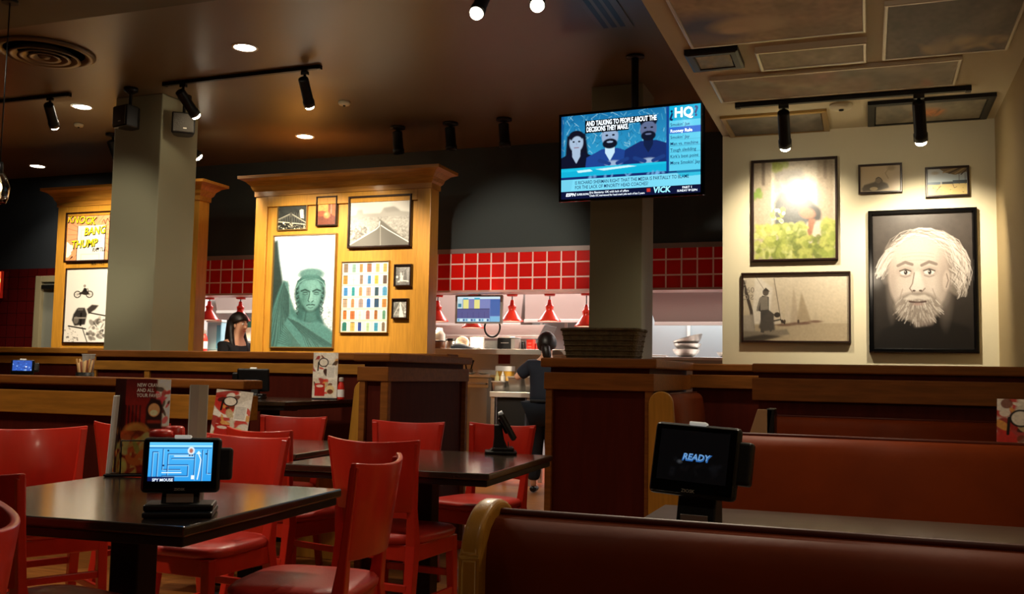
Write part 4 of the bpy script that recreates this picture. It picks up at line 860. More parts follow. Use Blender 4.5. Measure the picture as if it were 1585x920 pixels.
# ================================================================== BOOTH BENCHES
def bench(label, x0, x1, y, face, zt, seat_h=.47, ends=(True, True), rot=None):
    """back outer surface at y, sitter faces +Y (face=1) or -Y"""
    t = thing('booth_bench', label, 'bench', ((x0 + x1) / 2, y, 0)); hx = (x1 - x0) / 2; f = face
    def ext(prof, xa, xb, m, nm, smooth=True): return MB().prism(prof, lambda a, b, d: (d, a * f, b), xa, xb, None, smooth).build(nm, m, t)
    sm = []
    for i in range(9):
        a = PI * (1 - i / 8); sm.append((.06 + .055 * math.cos(a), zt - .055 + .055 * math.sin(a)))
    back = [(.0, .06), (.004, zt - .08)] + sm + [(.125, zt - .1), (.16, .5), (.16, .06)]
    e0, e1 = (.03 if ends[0] else 0), (.03 if ends[1] else 0)
    o = ext(back, -hx + e0, hx - e1, vinyl, 'back_cushion')
    sc = [(.15, seat_h - .11), (.56, seat_h - .11), (.58, seat_h - .08), (.58, seat_h - .03), (.55, seat_h), (.15, seat_h - .01)]
    ext(sc, -hx + e0, hx - e1, vinyl, 'seat_cushion')
    ext([(.1, 0), (.5, 0), (.5, seat_h - .11), (.1, seat_h - .11)], -hx + e0, hx - e1, mahog_dk, 'base')
    MB().tube([(-hx + e0, .062 * f, zt + .002), (hx - e1, .062 * f, zt + .002)], .006, piping, 8).build('piping', piping, t)
    ep = [(-.02, 0), (-.02, zt - .05)]
    for i in range(17):
        a = PI * (1 - i / 16); ep.append((.06 + .08 * math.cos(a), zt - .05 + .07 * math.sin(a)))
    ep += [(.18, .6), (.2, seat_h + .03), (.56, seat_h + .03), (.6, seat_h - .02), (.6, 0)]
    for s, en in ((-1, ends[0]), (1, ends[1])):
        if en:
            o = MB().prism(ep, lambda a, b, d: (d, a * f, b), s * hx, s * (hx - .03), None, True).build('end_panel', maple, t, .009, 4)
    return t
zb1 = .95
BN1 = bench('nearest brown vinyl booth bench with a rounded wooden end', -.53, XS1 - .01, 1.27, 1, zb1, ends=(True, False)); BN1.rotation_euler = (0, 0, math.radians(-.5))
bench('brown vinyl booth bench facing the camera behind the READY tablet', -.62, XS1 - .01, 3.62, -1, .952, ends=(True, False)).location.y += 0
bench('dim brown vinyl bench along the right half wall, farthest of the three on the right', -.5, XS1 - .01, 5.58, -1, .95, ends=(False, False))
bc = bench('small brown bench with a wooden end standing against the mahogany block', -.6, .6, 0, -1, 1.05, ends=(True, False)); bc.scale = (1, .86, 1); bc.location = (-1.15, 6.06, 0); bc.rotation_euler = (0, 0, PI / 2)
b3 = bench('booth bench with pale wooden end beside the half wall end block', -.5, .5, 0, -1, 1.08, .66); b3.location = (-2.83, 5.82, 0); b3.rotation_euler = (0, 0, -PI / 2)
# ================================================================== TABLETS
def tablet(label, loc, rotz, tilt, W, H, cv, items, group='tabletop tablets', roll=0., standh=.06, back=False, cardside=1, base_w=.17):
    t = thing('tabletop_tablet', label, 'tablet', loc, math.radians(rotz), group)
    zc = standh + H / 2
    Mx = Matrix.Translation((0, -.03, zc)) @ Matrix.Rotation(math.radians(roll), 4, 'Y') @ Matrix.Rotation(math.radians(-tilt), 4, 'X')
    def sb(x0, x1, y0, y1, z0, z1, nm, m, bev=.01): return MB().box(x0, x1, y0, y1, z0, z1, None, Mx).build(nm, m, t, bev, 3)
    sb(-W / 2, W / 2, 0, .028, -H / 2, H / 2, 'case', black, .012)
    sb(-W / 2 + .006, W / 2 - .006, -.003, .004, -H / 2 + .006, H / 2 - .006, 'glass_front', glossblack, .003)
    sb(W / 2 - .008, W / 2 + .03, .006, .04, -H * .27, H * .32, 'card_reader', black, .008)
    nest(sb(-.022, .022, -.002, .02, H / 2 - .004, H / 2 + .006, 'top_light', mat('tablet_light', '#d8d8d0', .5, emit=.15), .003), t.children[0])
    if cv is not None:
        sc = painted('screen', cv, W * .80, H * .70, screen_m, t, (0, 0, 0)); me = sc.data
        R = Mx @ Matrix.Translation((-.002, -.0045, .008)); me.transform(R)
    if items:
        for s2 in text_mesh('lettering', items, t, 0): s2.data.transform(Mx @ Matrix.Translation((0, -.0055, 0))); nest(s2, t.children[1])
    # stand: leaning neck and foot
    pr = [(-.035, 0), (.075, 0), (.075, .012), (.05, .03), (.045, zc * .55), (.045, zc), (.008, zc), (-.005, zc * .5), (-.025, .03), (-.035, .015)]
    MB().prism(pr, lambda a, b, d: (d, a, b), -.05, .05, None).build('stand', black, t, .005)
    bx('foot', -base_w / 2, base_w / 2, -.07, .09, 0, .016, black, t, .005)
    bx('foot_riser', -base_w / 2 + .0, base_w / 2 - .0, -.055, .05, .016, .034, black, t, .005)
    bx('cradle_plate', -.035, .035, -.03, -.026, .036, .06, steel_dk, t, .001)
    return t
def maze():
    c = Cv(150, 96, '#2f9fe6'); c.grad('#4fb4f0', '#2b96e0')
    dkb, lt = '#123f86', '#9fe0ff'
    c.rect(0, .0, 1, .04, '#5fc4f6'); c.line([(.0, .1), (.98, .1)], .045, lt); c.line([(.0, .15), (.98, .15)], .02, dkb)
    for (pts) in ([(.06, 1), (.06, .25), (.14, .25), (.14, 1)], [(.22, .18), (.22, .7), (.5, .7)], [(.3, .9), (.3, .3), (.62, .3)], [(.36, .42), (.72, .42)], [(.3, .58), (.62, .58), (.62, .86), (.22, .86)], [(.72, .3), (.72, .95)], [(.84, .2), (.84, .98)], [(.92, .2), (.92, .8), (.98, .8)]):
        c.line(pts, .022, dkb); c.line([(a + .012, b + .02) for a, b in pts], .014, lt, .8)
    c.line([(.4, .36), (.7, .36)], .022, '#e4f8ff'); c.line([(.22, .78), (.52, .78)], .022, '#e4f8ff'); c.line([(.78, .3), (.82, .45), (.8, .75), (.78, .95)], .022, '#f2fbff')
    c.ell(.66, .22, .055, .1, '#d9e6ea', 0, 1, .1); c.ell(.66, .22, .03, .06, '#b06a5a', 0, 1, .2); c.poly([(.74, .3), (.78, .22), (.82, .3)], '#d9f2fa')
    for u, v in ((.9, .3), (.3, .22), (.24, .6), (.7, .9), (.64, .34), (.68, .34)): c.rect(u - .012, v - .02, u + .012, v + .02, '#16264a')
    c.rect(.0, .88, .42, 1, '#0c1c4e'); c.rect(.68, .85, .73, .95, '#e6f2f6'); return c
lblw = mat('label_grey', '#8d8a80', .5)
tw = E('tablet_text', '#dff0ff', .6)
p = onz(268, 800, .75)
TW, TH = .205, .148
tablet('black tablet with a bright blue maze game on the foreground table', (p.x, p.y + .03, .751), 31, 8, TW, TH, maze(), [('SPY MOUSE', -.072, -.041, .0105, tw, 'LEFT', 0, 1, .02), ('ZIOSK', 0, -.066, .009, lblw, 'CENTER', 0, 1.1, .02)], standh=.064, base_w=.18)
rd = E('ready_blue', '#2f6cb8', .3); rdh = E('ready_light', '#7fb8f0', .3)
c = Cv(80, 60, '#020203'); c.blobs(14, .2, .9, .55, .9, .02, .06, ['#08080a', '#0a0b0e'], 3, .6, .7); c.ell(.32, .62, .03, .03, '#3a3c40', 0, .8, .6)
p = onz(1092, 835, .75)
tablet('large black tablet reading READY on the right booth table', (p.x - .02, p.y, .751), -9, 12, .222, .18, c, [('READY', .006, .004, .024, rd, 'CENTER', .2, .95, .05), ('READY', .0055, .006, .022, rdh, 'CENTER', .2, .98, .01), ('ZIOSK', -.005, -.078, .011, lblw, 'CENTER', 0, 1.1, .02)], roll=2.5, standh=.105, base_w=.14)
p = onz(778, 703, .75)
tablet('black tablet turned sideways on the second row table', (p.x, p.y, .751), 112, 30, .2, .15, None, None, standh=.07, base_w=.13)
p = onz(420, 622, .95)
tablet('black tablet seen from behind on the booth table by the menu', (-3.98, 5.72, .951), 200, 12, .22, .16, None, None, standh=.05)
c = Cv(60, 42, '#2450a8'); c.blobs(24, 0, 1, 0, 1, .02, .08, ['#3f78d8', '#17357c', '#8fb8f0'], 3, .8); c.ell(.7, .6, .05, .06, '#dfe8ff')
p = at(35, 575, 5.75)
tablet('small distant tablet with a blue screen behind the low left half wall', (p.x, 5.75, .951), 42, 16, .165, .115, c, None, standh=.13)
# tan bill folder standing beside a dark stand behind the READY tablet
p = at(1180, 645, 5.0)
t = thing('card_holder', 'dark holder with a tan card leaning in it, behind the second bench on the right', 'card holder', (p.x, 5.0, .75), math.radians(0))
bx('stand_plate', .02, .06, -.03, .12, .0, .255, black, t, .006)
MB().prism([(-.1, 0), (.015, 0), (.05, .25), (-.02, .25)], lambda a, b, d: (a, d, b), -.03, .0, None).build('tan_card', mat('tan_card', '#b08a62', .6), t, .002)
MB().prism([(-.04, .0), (.02, .0), (.04, .12), (.0, .12)], lambda a, b, d: (a, d, b), -.045, -.033, None).build('grey_slip', greypaper, t, .002)
T7 = table('booth table hidden behind the second bench, under the card holder', .05, 4.75, 1.3, .7, .75, 0, tabletop_b)
# ================================================================== MENUS
def menu_cv(seed, red=True, title=False):
    c = Cv(90, 160, '#7a1a14' if red else '#d9d0c0'); r = random.Random(seed)
    if title:
        c.grad('#4a1512', '#7c1c14', 0, .4); c.rect(.0, .0, .07, 1, '#2a0d0a')
        c.rect(.72, .0, 1, .5, '#d9cfbd', .9, 1); c.blobs(20, .74, 1, .1, .45, .02, .06, ['#c9404a', '#3a2a20', '#e8dcc8', '#a0302a'], seed, .9)
        c.poly([(.5, .3), (.6, .2), (.8, .22), (.85, .3), (.84, .98), (.5, .98)], '#241512', 1, 1); c.ell(.67, .33, .12, .07, '#c98a5a'); c.ell(.67, .36, .08, .03, '#e2b890')
        for k in range(6): c.rect(.54, .44 + .09 * k, .82, .47 + .09 * k, r.choice(['#c05a2a', '#d9a05a', '#8a2a1a']), .8, 1)
        for k in range(5): c.rect(.06 + .075 * k, .28, .1 + .075 * k, .55, '#2c1612', .8)
        c.ell(.32, .56, .25, .09, '#c8823e', 0, 1, .2); c.ell(.34, .6, .25, .05, '#7c3a1c'); c.blobs(16, .1, .6, .6, .8, .04, .12, ['#d9a45a', '#b0502a', '#e2c07a', '#6d2a18', '#8d9a4a'], seed, .9); c.blobs(20, .05, .6, .78, .98, .03, .1, ['#c0682e', '#e0b060', '#8a2a1c'], seed + 1, .9)
    else:
        c.blobs(18, 0, 1, 0, 1, .08, .25, ['#c8342a', '#e6dccb', '#d9cbb4', '#a8281e', '#efe8da'], seed, .95, .1); c.blobs(26, .05, .95, .05, .95, .03, .1, ['#e0a050', '#7a3a20', '#c8b080', '#3a241c', '#d8402e', '#f0e8d8'], seed + 1, .9, .1)
        c.rect(.56, .28, .9, .58, '#eee8dc'); 
        for k in range(9): c.line([(.6, .32 + .027 * k), (.86, .32 + .027 * k)], .008, '#8d8780')
        c.ell(.42, .22, .2, .1, '#1d1512', 0, 1, .05); c.ell(.42, .22, .16, .08, '#e6dccb', 0, 1, .05); c.line([(.22, .22), (.2, .4)], .03, '#1d1512')
        c.rect(.1, .68, .5, .96, '#b8261c'); c.ell(.3, .74, .14, .03, '#e8d0c0'); c.ell(.72, .82, .17, .1, '#e2c890'); c.ell(.72, .86, .12, .05, '#7c3a20')
    c.noise(.05, 1, seed)
    if title: c.a = np.clip(c.a * 1.9, 0, .9)
    return c
def menu(label, M, w, h, cv, group, items=None, th=.003):
    t = thing('menu', label, 'menu', M=M, group=group)
    MB().box(-w / 2, w / 2, .0005, th, -h / 2, h / 2).build('card', paper, t, .0008)
    painted('front_page', cv, w, h, menu_m, t, (0, -.0004, 0))
    if items: text_mesh('lettering', items, t, -.0014)
    return t
def stand_M(x, y, zb, h, rotz, lean): return Matrix.Translation((x, y, zb)) @ Matrix.Rotation(math.radians(rotz), 4, 'Z') @ Matrix.Rotation(math.radians(-lean), 4, 'X') @ Matrix.Translation((0, 0, h / 2))
p = onz(222, 737, .75); mx, my = p.x, p.y; MR = 28; mw, mh = .17, .345
fx, fy = math.sin(math.radians(MR)), -math.cos(math.radians(MR)); rx_, ry_ = math.cos(math.radians(MR)), math.sin(math.radians(MR))
mwht = mat('menu_white', '#f0ebe0', .5); G5 = 'menus in the foreground holder'
for k in range(4):
    o_ = -.012 * k; sx = .017 * (k - 3)
    lab = ('front menu of the foreground holder, dark red with a sandwich picture', 'second menu from the front in the foreground holder, only its edge showing', 'third menu from the front in the foreground holder, only its edge showing', 'rearmost menu of the foreground holder, leftmost edge showing')[k]
    x, y = mx + fx * (.02 - .012 * k) - rx_ * .012 * k, my + fy * (.02 - .012 * k) - ry_ * .012 * k
    menu(lab, stand_M(x, y, .762, mh, MR, 2), mw, mh, menu_cv(20 + k, True, True), G5,
         [('NEW CRAVES', -.035, .15, .0185, mwht, 'LEFT', 0, .78, .02), ('AND ALL', -.035, .131, .0185, mwht, 'LEFT', 0, .8, .02), ('YOUR FAVES.', -.035, .112, .0185, mwht, 'LEFT', 0, .78, .02)] if k == 0 else None)
t = thing('menu_holder', 'black wire menu holder at the back corner of the foreground table', 'menu holder', (mx, my, .751), math.radians(MR))
bx('base_tray', -.13, .11, -.05, .07, 0, .009, blackmetal, t, .003)
for yy in (-.035, .05): MB().tube([(-.075, yy, .005), (-.075, yy, .13), (.06, yy, .13), (.06, yy, .005)], .003, blackmetal, 8).build('wire_loop', blackmetal, t)
for sx in (-.12, .1): MB().lathe([(.008, -.0005), (.008, .006), (.002, .006)], (sx, -.04, 0), blackmetal, 10).build('foot', rubber, t)
x, y = mx - rx_ * .118 + fx * .02, my - ry_ * .118 + fy * .02
tag(MB().box(-.007, .007, -.02, .02, 0, .285, None, Matrix.Translation((x, y, .7605)) @ Matrix.Rotation(math.radians(MR), 4, 'Z') @ Matrix.Rotation(math.radians(3), 4, 'Y')).build('white_card', white, None, .002), 'narrow white card standing at the left end of the foreground menu holder', 'card')
p = at(307, 640, 2.86)
t = thing('table_tent', 'tall pale grey folded card standing behind the maze tablet', 'card', (p.x, 2.86, .751), math.radians(32))
zt_ = at(307, 596, 2.86).z - .751
MB().prism([(-.031, .0), (-.029, -.004), (.0, -.012), (.029, -.004), (.031, 0), (.0, -.008)], lambda a, b, d: (a, b, d), 0, zt_, None).build('front_leaf', greypaper, t)
MB().prism([(-.031, .0), (.0, .045), (.031, 0), (.029, .003), (0, .051), (-.033, .003)], lambda a, b, d: (a, b, d), 0, zt_ - .004, None).build('rear_leaf', greypaper, t)
# ketchup bottles behind the maze tablet
def bottle(label, loc, s=1., body=redplastic, cap=redplastic, flat=False, group='sauce bottles on the foreground table', h=.2):
    t = thing('ketchup_bottle', label, 'bottle', loc, 0, group); r = .031 * s
    MB().lathe([(r * .95, 0), (r, .008), (r, h * .55), (r * .85, h * .68), (r * .55, h * .82), (r * .55, h * .86)], (0, 0, 0), body, 22).build('body', body, t)
    if flat: MB().lathe([(r * 1.0, h * .86), (r * 1.05, h * .88), (r * 1.02, h * .94), (r * .6, h * .97), (.002, h * .975)], (0, 0, 0), cap, 22).build('cap', cap, t)
    else: MB().lathe([(r * .7, h * .84), (r * .72, h * .86), (r * .68, h * 1.0), (r * .55, h * 1.03), (.002, h * 1.04)], (0, 0, 0), cap, 22).build('cap', cap, t)
    MB().lathe([(r * 1.01, h * .12), (r * 1.015, h * .14), (r * 1.015, h * .45), (r * 1.01, h * .47)], (0, 0, 0), white, 22, None, True, False).build('wrap', mat('bottle_wrap', '#d9cfc0', .5), t)
    return t
def zt_at(px, py, y): return at(px, py, y)
p = at(250, 667, 2.62); bottle('ketchup bottle with a flat red cap showing above the maze tablet, left one', (p.x, 2.62, .751), 1.15, flat=True, h=(p.z - .751) / .95)
p = at(271, 661, 2.72); bottle('ketchup bottle with a domed red cap showing above the maze tablet, right one', (p.x, 2.72, .751), 1.5, h=(p.z - .751) / 1.02)
# leaning menus on the left second-row table
p = at(356, 640, 4.42); hh = .27
menu('leaning white and red food menu on the left table of the second row', stand_M(p.x, 4.42, .766, hh, 8, 6) @ Matrix.Rotation(math.radians(4), 4, 'Y'), .215, hh, menu_cv(41, False), 'menus on the second row and booth tables')
t = thing('menu_holder', 'small black base under the leaning menu of the second row', 'menu holder', (p.x, 4.43, .751), math.radians(8))
bx('base_tray', -.09, .09, -.05, .05, 0, .005, blackmetal, t, .002); bx('rear_post', -.02, .02, .034, .044, .005, .16, blackmetal, t, .002)
# menu and ketchup on the booth table
p = at(503, 580, 6.0); zt_ = at(503, 546, 6.0).z; hh = zt_ - .962
menu('upright red and white menu on the booth table below the middle panel', stand_M(p.x, 6.0, .962, hh, 14, 2), .178, hh, menu_cv(52, False), 'menus on the second row and booth tables')
t = thing('menu_holder', 'black base under the upright menu on the booth table', 'menu holder', (p.x, 6.01, .951), math.radians(14))
bx('base_tray', -.085, .085, -.05, .05, 0, .009, blackmetal, t, .002); bx('rear_post', -.03, .03, .03, .04, .009, .2, blackmetal, t, .002)
p = at(528, 600, 6.05); bottle('small ketchup bottle with a pale cap right of the booth menu', (p.x, 6.05, .951), .8, cap=mat('grey_cap', '#9a948c', .4), group='booth sauce bottles', h=.15)
# menu at the right edge
p = at(1568, 655, 4.2); hh = .34
menu('menu with food pictures cut by the right edge behind the second bench', stand_M(p.x + .03, 4.15, .757, at(1560, 617, 4.15).z - .757, -18, 8), .2, at(1560, 617, 4.15).z - .757, menu_cv(63, False), 'menus on the right booth table')
tag(MB().box(-.1, .1, -.05, .05, 0, .006, None, Matrix.Translation((p.x + .03, 4.17, .751))).build('menu_stand', blackmetal), 'black base under the menu at the right edge', 'menu holder')
T7.location.y = 4.45
# fries cup group at the left booth
p = at(132, 570, 5.8); zb = .951
t = thing('straw_caddy', 'caddy full of tan straws and sticks by the far left yellow band', 'caddy', (p.x, 5.8, zb)); zt_ = at(132, 556, 5.8).z - zb
MB().lathe([(.05, 0), (.06, .0), (.065, zt_ - .1), (.06, zt_ - .1), (.055, .01), (.002, .01)], (0, 0, 0), blackmetal, 24).build('cup', mat('caddy_brown', '#5a3a20', .5), t)
for k in range(14):
    a = k * 2.4; r = .012 + .003 * (k % 5); MB().tube([(r * math.cos(a), r * math.sin(a), .015), (.075 * math.cos(a) * (.5 + .04 * k), .05 * math.sin(a), zt_ - .01 * (k % 4))], .007, None, 6).build('stick', mat('stick_%d' % (k % 3), ('#b98a4a', '#d8b27a', '#8a4a2a')[k % 3], .6), t)
p2 = at(137, 556, 5.95); t = thing('paper_cup', 'white paper cup standing behind the straw caddy', 'cup', (p2.x, 5.95, zb)); h = at(137, 549, 5.95).z - zb
MB().lathe([(.03, 0), (.032, .0), (.046, h - .006), (.049, h), (.044, h), (.03, .01), (.002, .01)], (0, 0, 0), white, 24).build('cup_body', white, t)
MB().lathe([(.046, h - .004), (.05, h - .002), (.05, h + .003), (.046, h + .003)], (0, 0, 0), white, 24, None, True, False).build('rim', white, t)
# wicker planter on the mahogany block
p0, p1 = at(877, 555, 6.3), at(994, 555, 6.3); zt_ = at(930, 512, 6.3).z; cxp = (p0.x + p1.x) / 2; w2 = (p1.x - p0.x) / 2
t = thing('planter_basket', 'dark wicker planter box standing on the mahogany block cap', 'basket', (cxp, 6.3, 1.252)); hh = zt_ - 1.252
rg = [sup(0, 0, w2 * .9, .15, 0, 28, 6), sup(0, 0, w2 * .96, .16, hh * .5, 28, 6), sup(0, 0, w2 * 1.02, .175, hh, 28, 6), sup(0, 0, w2 * .96, .15, hh, 28, 6), sup(0, 0, w2 * .9, .13, hh * .5, 28, 6)]
MB().loft(rg, None, False, True).build('basket_body', basket, t)
b = MB(); R0 = sup(0, 0, w2 * 1.02, .175, hh, 40, 6); b.tube(R0 + [R0[0]], .01, None, 8); b.build('rim', basket, t)
for k in range(5):
    zz = hh * (.15 + .17 * k); R0 = sup(0, 0, w2 * (.905 + .115 * zz / hh), .152 + .024 * zz / hh, zz, 40, 6); MB().tube(R0 + [R0[0]], .004, None, 6).build('weave_band', basket, t)
# ================================================================== KITCHEN BEHIND THE PASS-THROUGH
def pxbox(name, px0, px1, py0, py1, y0, y1, m, parent=None, bevel=.004):   # box whose front face (Y = y0) covers these photo pixels
    a, b = at(px0, (py0 + py1) / 2, y0), at(px1, (py0 + py1) / 2, y0); zt, zb = at((px0 + px1) / 2, py0, y0).z, at((px0 + px1) / 2, py1, y0).z
    return bx(name, a.x, b.x, y0, y1, zb, zt, m, parent, bevel), a.x, b.x, zb, zt
# pass shelf
sz = at(780, 541, 9.75).z; sx0, sx1 = at(664, 545, 9.75).x, at(905, 545, 9.75).x
t = thing('pass_shelf', 'long stainless pass shelf crossing the kitchen opening', 'shelf', ((sx0 + sx1) / 2, 9.75, 0)); hx = (sx1 - sx0) / 2
bx('shelf_top', -hx, hx, 0, .45, sz - .02, sz, steel_br, t, .003); bx('front_lip', -hx, hx, -.012, .0, sz - .055, sz + .002, steel, t, .003)
for s in (-1, 1): bx('leg', s * (hx - .04) - .02, s * (hx - .04) + .02, .38, .42, 0, sz - .02, steel_dk, t)
bx('back_panel', -hx + .08, hx - .08, .4, .42, .95, sz - .03, offwhite, t); bx('red_notice', -.12 - .1, .0 - .08, .392, .4, sz - .15, sz - .05, mat('dark_red_notice', '#7a1a18', .5), t)
def on_shelf(px): return at(px, 541, 9.9).x
# tall steel unit and prep table
x0, x1 = at(716, 620, 9.78).x, at(759, 620, 9.78).x; zt = at(738, 580, 9.78).z
t = thing('steel_cabinet', 'stainless counter cabinet with rounded front left of the prep table', 'cabinet', ((x0 + x1) / 2, 9.78, 0)); hx = (x1 - x0) / 2
bx('counter_top', -hx - .02, hx, -.02, .3, zt - .03, zt, steel_br, t, .004)
MB().prism([(-hx, .28), (-hx, .02), (-hx + .04, -.005), (hx - .04, -.005), (hx, .02), (hx, .28)], lambda a, b, d: (a, b, d), 0, zt - .03, None).build('body', steel_dk, t)
df = bx('drawer_front', -hx + .02, hx - .02, -.012, 0, zt - .14, zt - .04, steel, t, .003)
nest(MB().tube([(-hx + .04, -.012, zt - .1), (-hx + .05, -.035, zt - .1), (hx - .05, -.035, zt - .1), (hx - .04, -.012, zt - .1)], .01, steel).build('handle', steel), df)
tabz = zt
x0, x1 = at(757, 640, 9.62).x, at(822, 640, 9.62).x; zt = at(785, 607, 9.62).z
t = thing('prep_table', 'stainless prep table holding the steel pans', 'work table', ((x0 + x1) / 2, 9.62, 0)); hx = (x1 - x0) / 2
bx('top', -hx, hx, 0, .45, zt - .055, zt, steel_br, t, .004); bx('undershelf', -hx + .02, hx - .02, .03, .42, .42, .45, steel_br, t, .003)
for sx in (-1, 1):
    for yy in (.02, .4): bx('leg', sx * (hx - .03) - .022, sx * (hx - .03) + .022, yy, yy + .04, 0, zt - .055, steel, t, .003)
bx('dark_cooler', -hx + .06, hx - .09, .06, .4, .45, zt - .06, blackmetal, t, .01)
def pan(label, pl, pr, pt, yy, zb, h, group='steel pans on the prep table'):
    a, b = at(pl, pt, yy), at(pr, pt, yy); w = (b.x - a.x) / 2
    t = thing('steel_pan', label, 'pan', ((a.x + b.x) / 2, yy + .13, zb), 0, group)
    MB().loft([sup(0, 0, w * .78, .1, 0, 28, 6), sup(0, 0, w * .9, .12, h - .02, 28, 6), sup(0, 0, w * .92, .122, h, 28, 6), sup(0, 0, w * .86, .115, h, 28, 6), sup(0, 0, w * .75, .095, .01, 28, 6)], None).build('pan_body', steel, t)
    MB().loft([sup(0, 0, w, .13, h - .012, 28, 6), sup(0, 0, w, .13, h, 28, 6), sup(0, 0, w * .86, .115, h + .001, 28, 6), sup(0, 0, w * .86, .115, h - .012, 28, 6)], None, False, True).build('rim', steel_br, t)
pan('shallow steel pan holding the two squeeze bottles', 758, 782, 590, 9.66, zt, at(770, 590, 9.66).z - zt)
pan('deep empty steel pan in the middle of the prep table', 783, 808, 583, 9.66, zt, at(795, 583, 9.66).z - zt)
pan('deep steel pan half hidden by the worker', 808.5, 832, 583, 9.66, zt, at(820, 583, 9.66).z - zt)
for i, px in enumerate((769.5, 778.5)):
    p = at(px, 580, 9.79); t = thing('squeeze_bottle', ('pale yellow squeeze bottle standing in the shallow pan', 'white squeeze bottle beside the yellow one in the shallow pan')[i], 'bottle', (p.x, 9.79, zt + .011), 0, 'squeeze bottles'); h = at(770, 575, 9.79).z - zt - .01
    mm = mat('squeeze_%d' % i, ('#e6e0a4', '#e2ddd2')[i], .45)
    MB().lathe([(.024, 0), (.026, .01), (.026, h * .72), (.018, h * .78), (.002, h * .78)], (0, 0, 0), mm, 18).build('body', mm, t); MB().lathe([(.02, h * .77), (.016, h * .82), (.005, h), (.002, h)], (0, 0, 0), mm, 14).build('nozzle', mat('nozzle_cream', '#efe8c8', .4), t)
x0, x1 = at(764, 575, 10.0).x, at(789, 575, 10.0).x; zb, z1 = zt, at(776, 567, 10.0).z
t = thing('food_tub', 'yellow food tub with a white lid behind the squeeze bottles', 'tub', ((x0 + x1) / 2 + .045, 9.99, zb)); hx = (x1 - x0) / 2; h = z1 - zb
MB().loft([sup(0, 0, hx * .9, .06, 0, 24, 6), sup(0, 0, hx, .065, h * .8, 24, 6)], None).build('tub_body', mat('tub_yellow', '#d9a23c', .4), t); MB().loft([sup(0, 0, hx * 1.05, .07, h * .8, 24, 6), sup(0, 0, hx * 1.05, .07, h, 24, 6)], None, False).build('lid', white, t)
# things on the steel cabinet
for i, (px, dx, mm, nm) in enumerate(((722, -.02, black, 'black handled tongs standing at the left of the steel cabinet'), (729, .02, black, 'second black utensil standing right of the tongs'))):
    p = at(px, 575, 9.9); t = thing('utensil', nm, 'utensil', (p.x, 9.9, tabz), 0, 'utensils on the steel cabinet')
    MB().lathe([(.02, 0), (.022, .03), (.02, .06), (.002, .06)], (0, 0, 0), steel_dk, 14).build('holder', steel_dk, t); MB().tube([(0, 0, .05), (dx * .5, 0, .1), (dx * 1.4, 0, .155)], [.008, .009, .012], black, 8).build('grip', mm, t)
for i, (px, s) in enumerate(((731, 1.1), (741, .9), (750, 1.2))):
    p = at(px, 578, 9.86); o = MB()
    o.lathe([(.02, 0), (.055 * s, .012), (.075 * s, .018), (.078 * s, .022), (.05 * s, .018), (.002, .012)], (0, 0, 0), None, 24); o = o.build('small_plate', mat('pale_plate', '#dfe6e0', .25)); o.scale = (.6, .6, 1); o.location = (p.x, 9.84 + .11 * (i % 2), tabz + .001)
    tag(o, ('pale saucer at the left end of the steel cabinet', 'small pale saucer set back in the middle of the steel cabinet', 'pale saucer at the right end of the steel cabinet')[i], 'plate', 'saucers on the steel cabinet')
# heat lamps
def heat_lamp(label, px, ytop=452, ybot=498, y=10.05):
    c0, c1 = at(px, ytop, y), at(px, ybot, y); z0 = zt0 + .0; L = z0 - c1.z; s = .235 / .24
    t = thing('heat_lamp', label, 'heat lamp', (c0.x, y, c1.z), 0, 'red heat lamps over the pass')
    MB().lathe([(.055, L - .03), (.06, L - .02), (.06, L), (.002, L)], (0, 0, 0), lampred, 22).build('canopy', lampred, t)
    MB().tube([(0, 0, .235), (0, 0, L - .02)], .006, blackmetal, 8).build('cord', blackmetal, t)
    MB().lathe([(.126, 0), (.128, .008), (.112, .022), (.05, .108), (.042, .118), (.042, .15), (.046, .155), (.046, .172), (.03, .182), (.026, .2), (.02, .235), (.002, .24)], (0, 0, 0), lampred, 30, None, True, False).build('shade', lampred, t); sh_ = t.children[-1]
    MB().lathe([(.118, .004), (.1, .02), (.044, .105), (.002, .11)], (0, 0, 0), None, 26, None, True, False).build('shade_lining', white, sh_)
    MB().sphere((0, 0, .05), .036, None, 14).build('bulb', mat('heat_bulb', '#ffd2a0', .4, emit=9), t)
    l = bpy.data.lights.new('heat_glow', 'SPOT'); l.energy = 9; l.color = (1, .75, .5); l.spot_size = 2.2; l.spot_blend = .7; l.shadow_soft_size = .04
    lo = bpy.data.objects.new('heat_glow', l); C.objects.link(lo); lo.parent = t; lo.location = (0, 0, -.005)
    return t
y0 = 10.05
struct(bx('trim_lamp_bar', XL, .9, y0 - .12, y0 + .12, zt0, zt0 + .03, mat('lamp_bar', '#b88f88', .35, metal=.5)))
heat_lamp('red heat lamp farthest left, seen in the gap left of the woman', 325, 456, 496)
heat_lamp('red heat lamp just above the woman with dark hair', 373, 456, 497)
heat_lamp('red heat lamp right beside the middle display panel', 678)
heat_lamp('red heat lamp hanging low behind the order screen', 733, 452, 508)
heat_lamp('red heat lamp just right of the order screen', 793)
heat_lamp('red heat lamp second right of the order screen, above the worker', 851)
heat_lamp('red heat lamp half hidden by the right column', 908, 452, 506)
